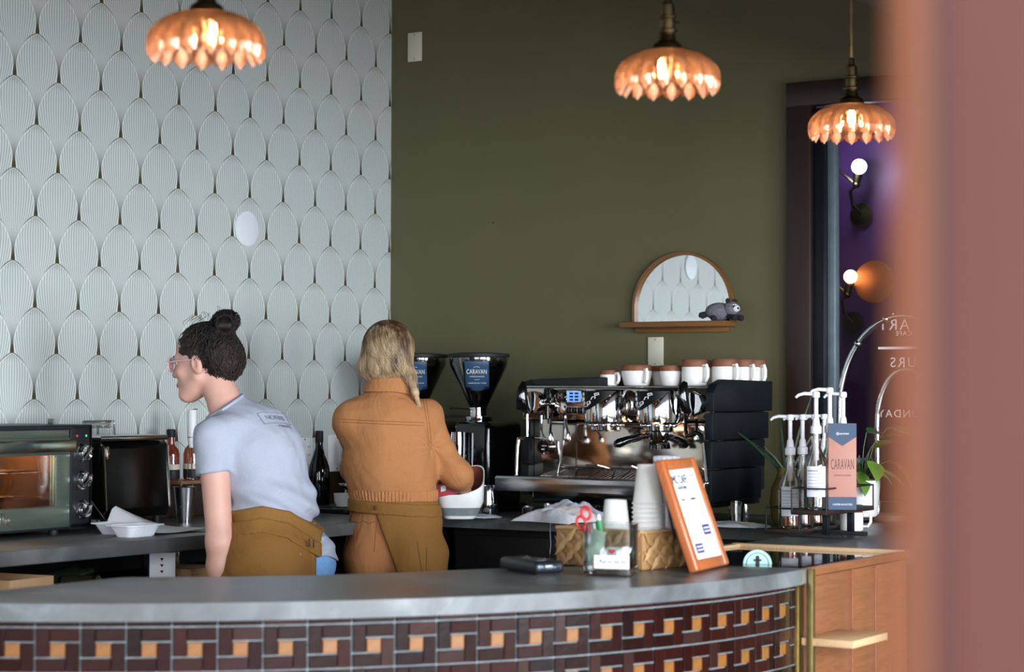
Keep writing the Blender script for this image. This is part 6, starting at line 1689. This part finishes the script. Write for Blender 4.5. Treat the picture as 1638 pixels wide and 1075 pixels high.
# apron wrapped from the front round the right hip
zap = J(0, 800)[2]
core2 = lambda P: smin(.04, pelvis2(P)-.012, smax(.02, torso2(P)-.004, P[:, 2]-1.06))
e0, e1p = J(606, 820), J(646, 925)
def apron2(P):
    d = core2(P)-.012+waves(P, 52, 5, 22, .004)+.003*np.sin((P[:, 0]*.6+P[:, 2])*60)*np.clip((P[:, 0]-.05)/.1, 0, 1)
    d = smax(.003, d, P[:, 2]-zap)
    d = smax(.003, d, .36-P[:, 2])
    xe = e0[0]+(e1p[0]-e0[0])*np.clip((e0[2]-P[:, 2])/(e0[2]-e1p[2]), -.2, 2.2)
    return smax(.003, d, np.where((P[:, 1] < .03), xe-P[:, 0], -1.))
am = surface_net(apron2, (-.36, -.30, .34), (.36, .30, zap+.02), .0075, 'apron'); ap = obj('apron', am, M_apron, p2)
def band2(P): return smax(.002, core2(P)-.0175, np.abs(P[:, 2]-(zap-.030+.03*np.clip(-P[:, 0]/.2, -1, 1)*.4))-.024)
obj('waist_strap', surface_net(band2, (-.34, -.28, zap-.09), (.34, .28, zap+.03), .0058, 'waist_strap'), M_apron, ap)
M_dst = mat('dark_stitching', (92, 58, 22), .8)
seam([J(672+9*k/12, 862+56*k/12) for k in range(13)], am, ap, M_dst); seam([J(686, 870+45*k/12) for k in range(13)], am, ap, M_dst)
c = J(700, 848, -.02); b = MB(); b.box((0, 0, 0), (.016, .005, .026), .002, M=Matrix.Translation((c[0]-.01, c[1]-.055, c[2])) @ Matrix.Rotation(.5, 4, 'Z')); o = obj('tag', b, M_blackm, ap)
b = MB(); b.ball((c[0]-.0085, c[1]-.058, c[2]), (.004, .002, .007), 10, 6); obj('emblem', b, M_white, o)
for px in (603,):
    c = J(px, 812, -.13); b = MB(); b.box((c[0], c[1]-.01, c[2]), (.008, .006, .018), .001); obj('button', b, M_dst, ap)
# blonde bob drawn into a low side tail on the right
tail0, tail1, tail2 = J(655, 598, -.05), J(664, 628, -.085), J(671, 650, -.075)
def hairmass2(P):
    d = ell(P, a2(-.016, 0, .052), (.112, .098, .104), Rh2)
    d = smin(.05, d, ell(P, J(616, 590, -.005), (.085, .104, .062), Rh2))
    d = smax(.02, d, -ell(P, a2(.085, 0, -.02), (.075, .09, .10), Rh2))
    d = smax(.02, d, (J(0, 620)[2]-.012)-P[:, 2])
    return smin(.022, d, cone(P, tail0, tail1, .024, .011), cone(P, tail1, tail2, .011, .003))
hair2 = lambda P: hairmass2(P)+waves(P, 61, 6, 70, .0022, (1, 1, .25))
ho = obj('hair', surface_net(hair2, H2_-.23, H2_+.20, .0050, 'hair'), M_hairb, p2)
rs = np.random.RandomState(11); st_, en_ = [], []
crown = a2(-.02, .012, .158)
for k in range(560):
    a = rs.uniform(-2.3, 2.3) if k < 420 else rs.uniform(.3, 2.3)                     # around the head, 0 = back
    if abs(a) > 2.3: continue
    back = -Rh2[:, 0]*math.cos(a)+Rh2[:, 1]*math.sin(a)
    s0_ = crown+back*.018+rs.normal(size=3)*.004
    if a < -.1: e_ = tail0*.7+tail1*.3+rs.normal(size=3)*.014
    elif a < .5: e_ = (tail0*.6+(H2_+back*.09+np.array([0, 0, -.09]))*.4)+rs.normal(size=3)*.014
    else: e_ = H2_+back*.10+np.array([0, 0, -.095+rs.uniform(-.02, .03)])
    mid = H2_+back*.105+np.array([0, 0, .03+rs.uniform(-.02, .02)])
    st_.append((s0_, mid, e_))
b = MB(); T = np.linspace(0, 1, 18)
Q = np.array([[(1-t)**2*s_+2*t*(1-t)*(m_*1.5-.25*(s_+e_))+t*t*e_ for t in T] for s_, m_, e_ in st_])
Q = on_surface(hairmass2, Q.reshape(-1, 3), .0025, 6).reshape(Q.shape)
ph = rs.uniform(0, 6.3, (len(Q), 2))
for i in range(len(Q)):
    q = Q[i]+.0035*np.stack([np.sin(ph[i, 0]+T*9), np.sin(ph[i, 1]+T*7), np.sin(ph[i, 0]+T*6)], -1)*(T**1.2)[:, None]
    r_ = rs.uniform(.0011, .0024); b.tube([tuple(x) for x in q], [r_*(.3+.7*math.sin(PI*min(.9, .1+.9*t))) for t in T], 5, flat=.5)
o = obj('hair_strands', b, M_hairb, ho, smooth=180); o['kind'] = 'stuff'
b = MB()
for k in range(46):
    ph_ = rs.uniform(0, 6.3); q = [tail0*(1-t)+tail1*t if t < 1 else tail1*(2-t)+tail2*(t-1) for t in np.linspace(-.1, 2.15, 14)]
    b.tube([tuple(x+np.array([math.cos(ph_+2.6*t), math.sin(ph_+2.6*t), 0])*(.008+.009*rs.rand())*(1-.62*t/2.2)) for x, t in zip(q, np.linspace(0, 2.2, 14))], [.0027*(1-.75*t) for t in np.linspace(0, 1, 14)], 5)
o = obj('side_tail', b, M_hairb, ho, smooth=180); o['kind'] = 'stuff'

# ------------------------------------------------------------------ white tub with red lining she reaches into
tub = thing('white_tub', 'white faceted bag-like tub with a red patch under the tan sleeve', 'container', root_at(736, 8.22)[:2]+(0,), YAW)
JT = joints(736, 8.22)
M_tubw = mat('white_poly', (226, 228, 226), .35, var=.03); M_tubr = mat('brown_lining', (122, 62, 48), .55, var=.2, nscale=20)
def sec(px0, px1, py, dy0, dy1, tilt=0., tb=0., n=28):
    a_, c_ = JT(px0, py), JT(px1, py); out = []
    for k in range(n):
        t = 2*PI*k/n; cx, cy = math.cos(t), math.sin(t)
        sx = abs(cx)**.6*(1 if cx > 0 else -1); sy = abs(cy)**.6*(1 if cy > 0 else -1)
        out.append(((a_[0]+c_[0])/2+(c_[0]-a_[0])/2*sx, (dy0+dy1)/2+(dy1-dy0)/2*sy, a_[2]+tilt*sx+tb*sy))
    return out
outer = [sec(712, 760, 829, -.05, .05), sec(708, 764, 824, -.055, .06), sec(700, 774, 803, -.075, .085), sec(697, 775, 785, -.08, .09, .004, .012), sec(699, 776, 770, -.078, .09, .024, .050)]
inner = [sec(701, 774, 771, -.074, .086, .024, .049), sec(701, 771, 786, -.074, .084, .004, .012), sec(704, 770, 802, -.068, .078), sec(712, 760, 820, -.05, .05)]
b = MB(); b.rings(outer, True, False); b2 = outer[-1]
obj('shell', b, M_tubw, tub, smooth=25)
b = MB(); b.rings([outer[-1], inner[0]], False, False); obj('lip', b, M_tubw, tub)
b = MB(); b.rings(inner, False, True); obj('lining', b, M_tubr, tub)
b = MB(); b.rings([[(x*1.004, y*1.004, z) for x, y, z in sec(707.5, 764.5, 824, -.0562, .061)], [(x*1.004, y*1.004, z) for x, y, z in sec(703, 770, 811, -.069, .079)]], False, False); obj('grey_band', b, mat('grey_poly', (120, 130, 130), .4), tub)
b = MB()
def lbl(u, v):
    c_ = JT(700+34*u, 776+20*v-7*u, -.080+.004*(1-u)-.0035); return tuple(c_)
b.grid(lbl, 8, 5, .0015); lb_ = obj('red_label', b, mat('crimson_label', (168, 30, 48), .5, var=.08), tub)
b = MB(); b.grid(lambda u, v: tuple(JT(706+8*u, 778+9*v-2*u, -.0855)), 4, 4, .001); obj('white_patch', b, M_tubw, lb_)
b = MB(); b.tube([tuple(JT(700, 832, -.02)), tuple(JT(704, 838, -.02)), tuple(JT(706, 846, -.01)), tuple(JT(702, 842, .0))], .002, 6); obj('drawstring', b, M_cloth, tub)
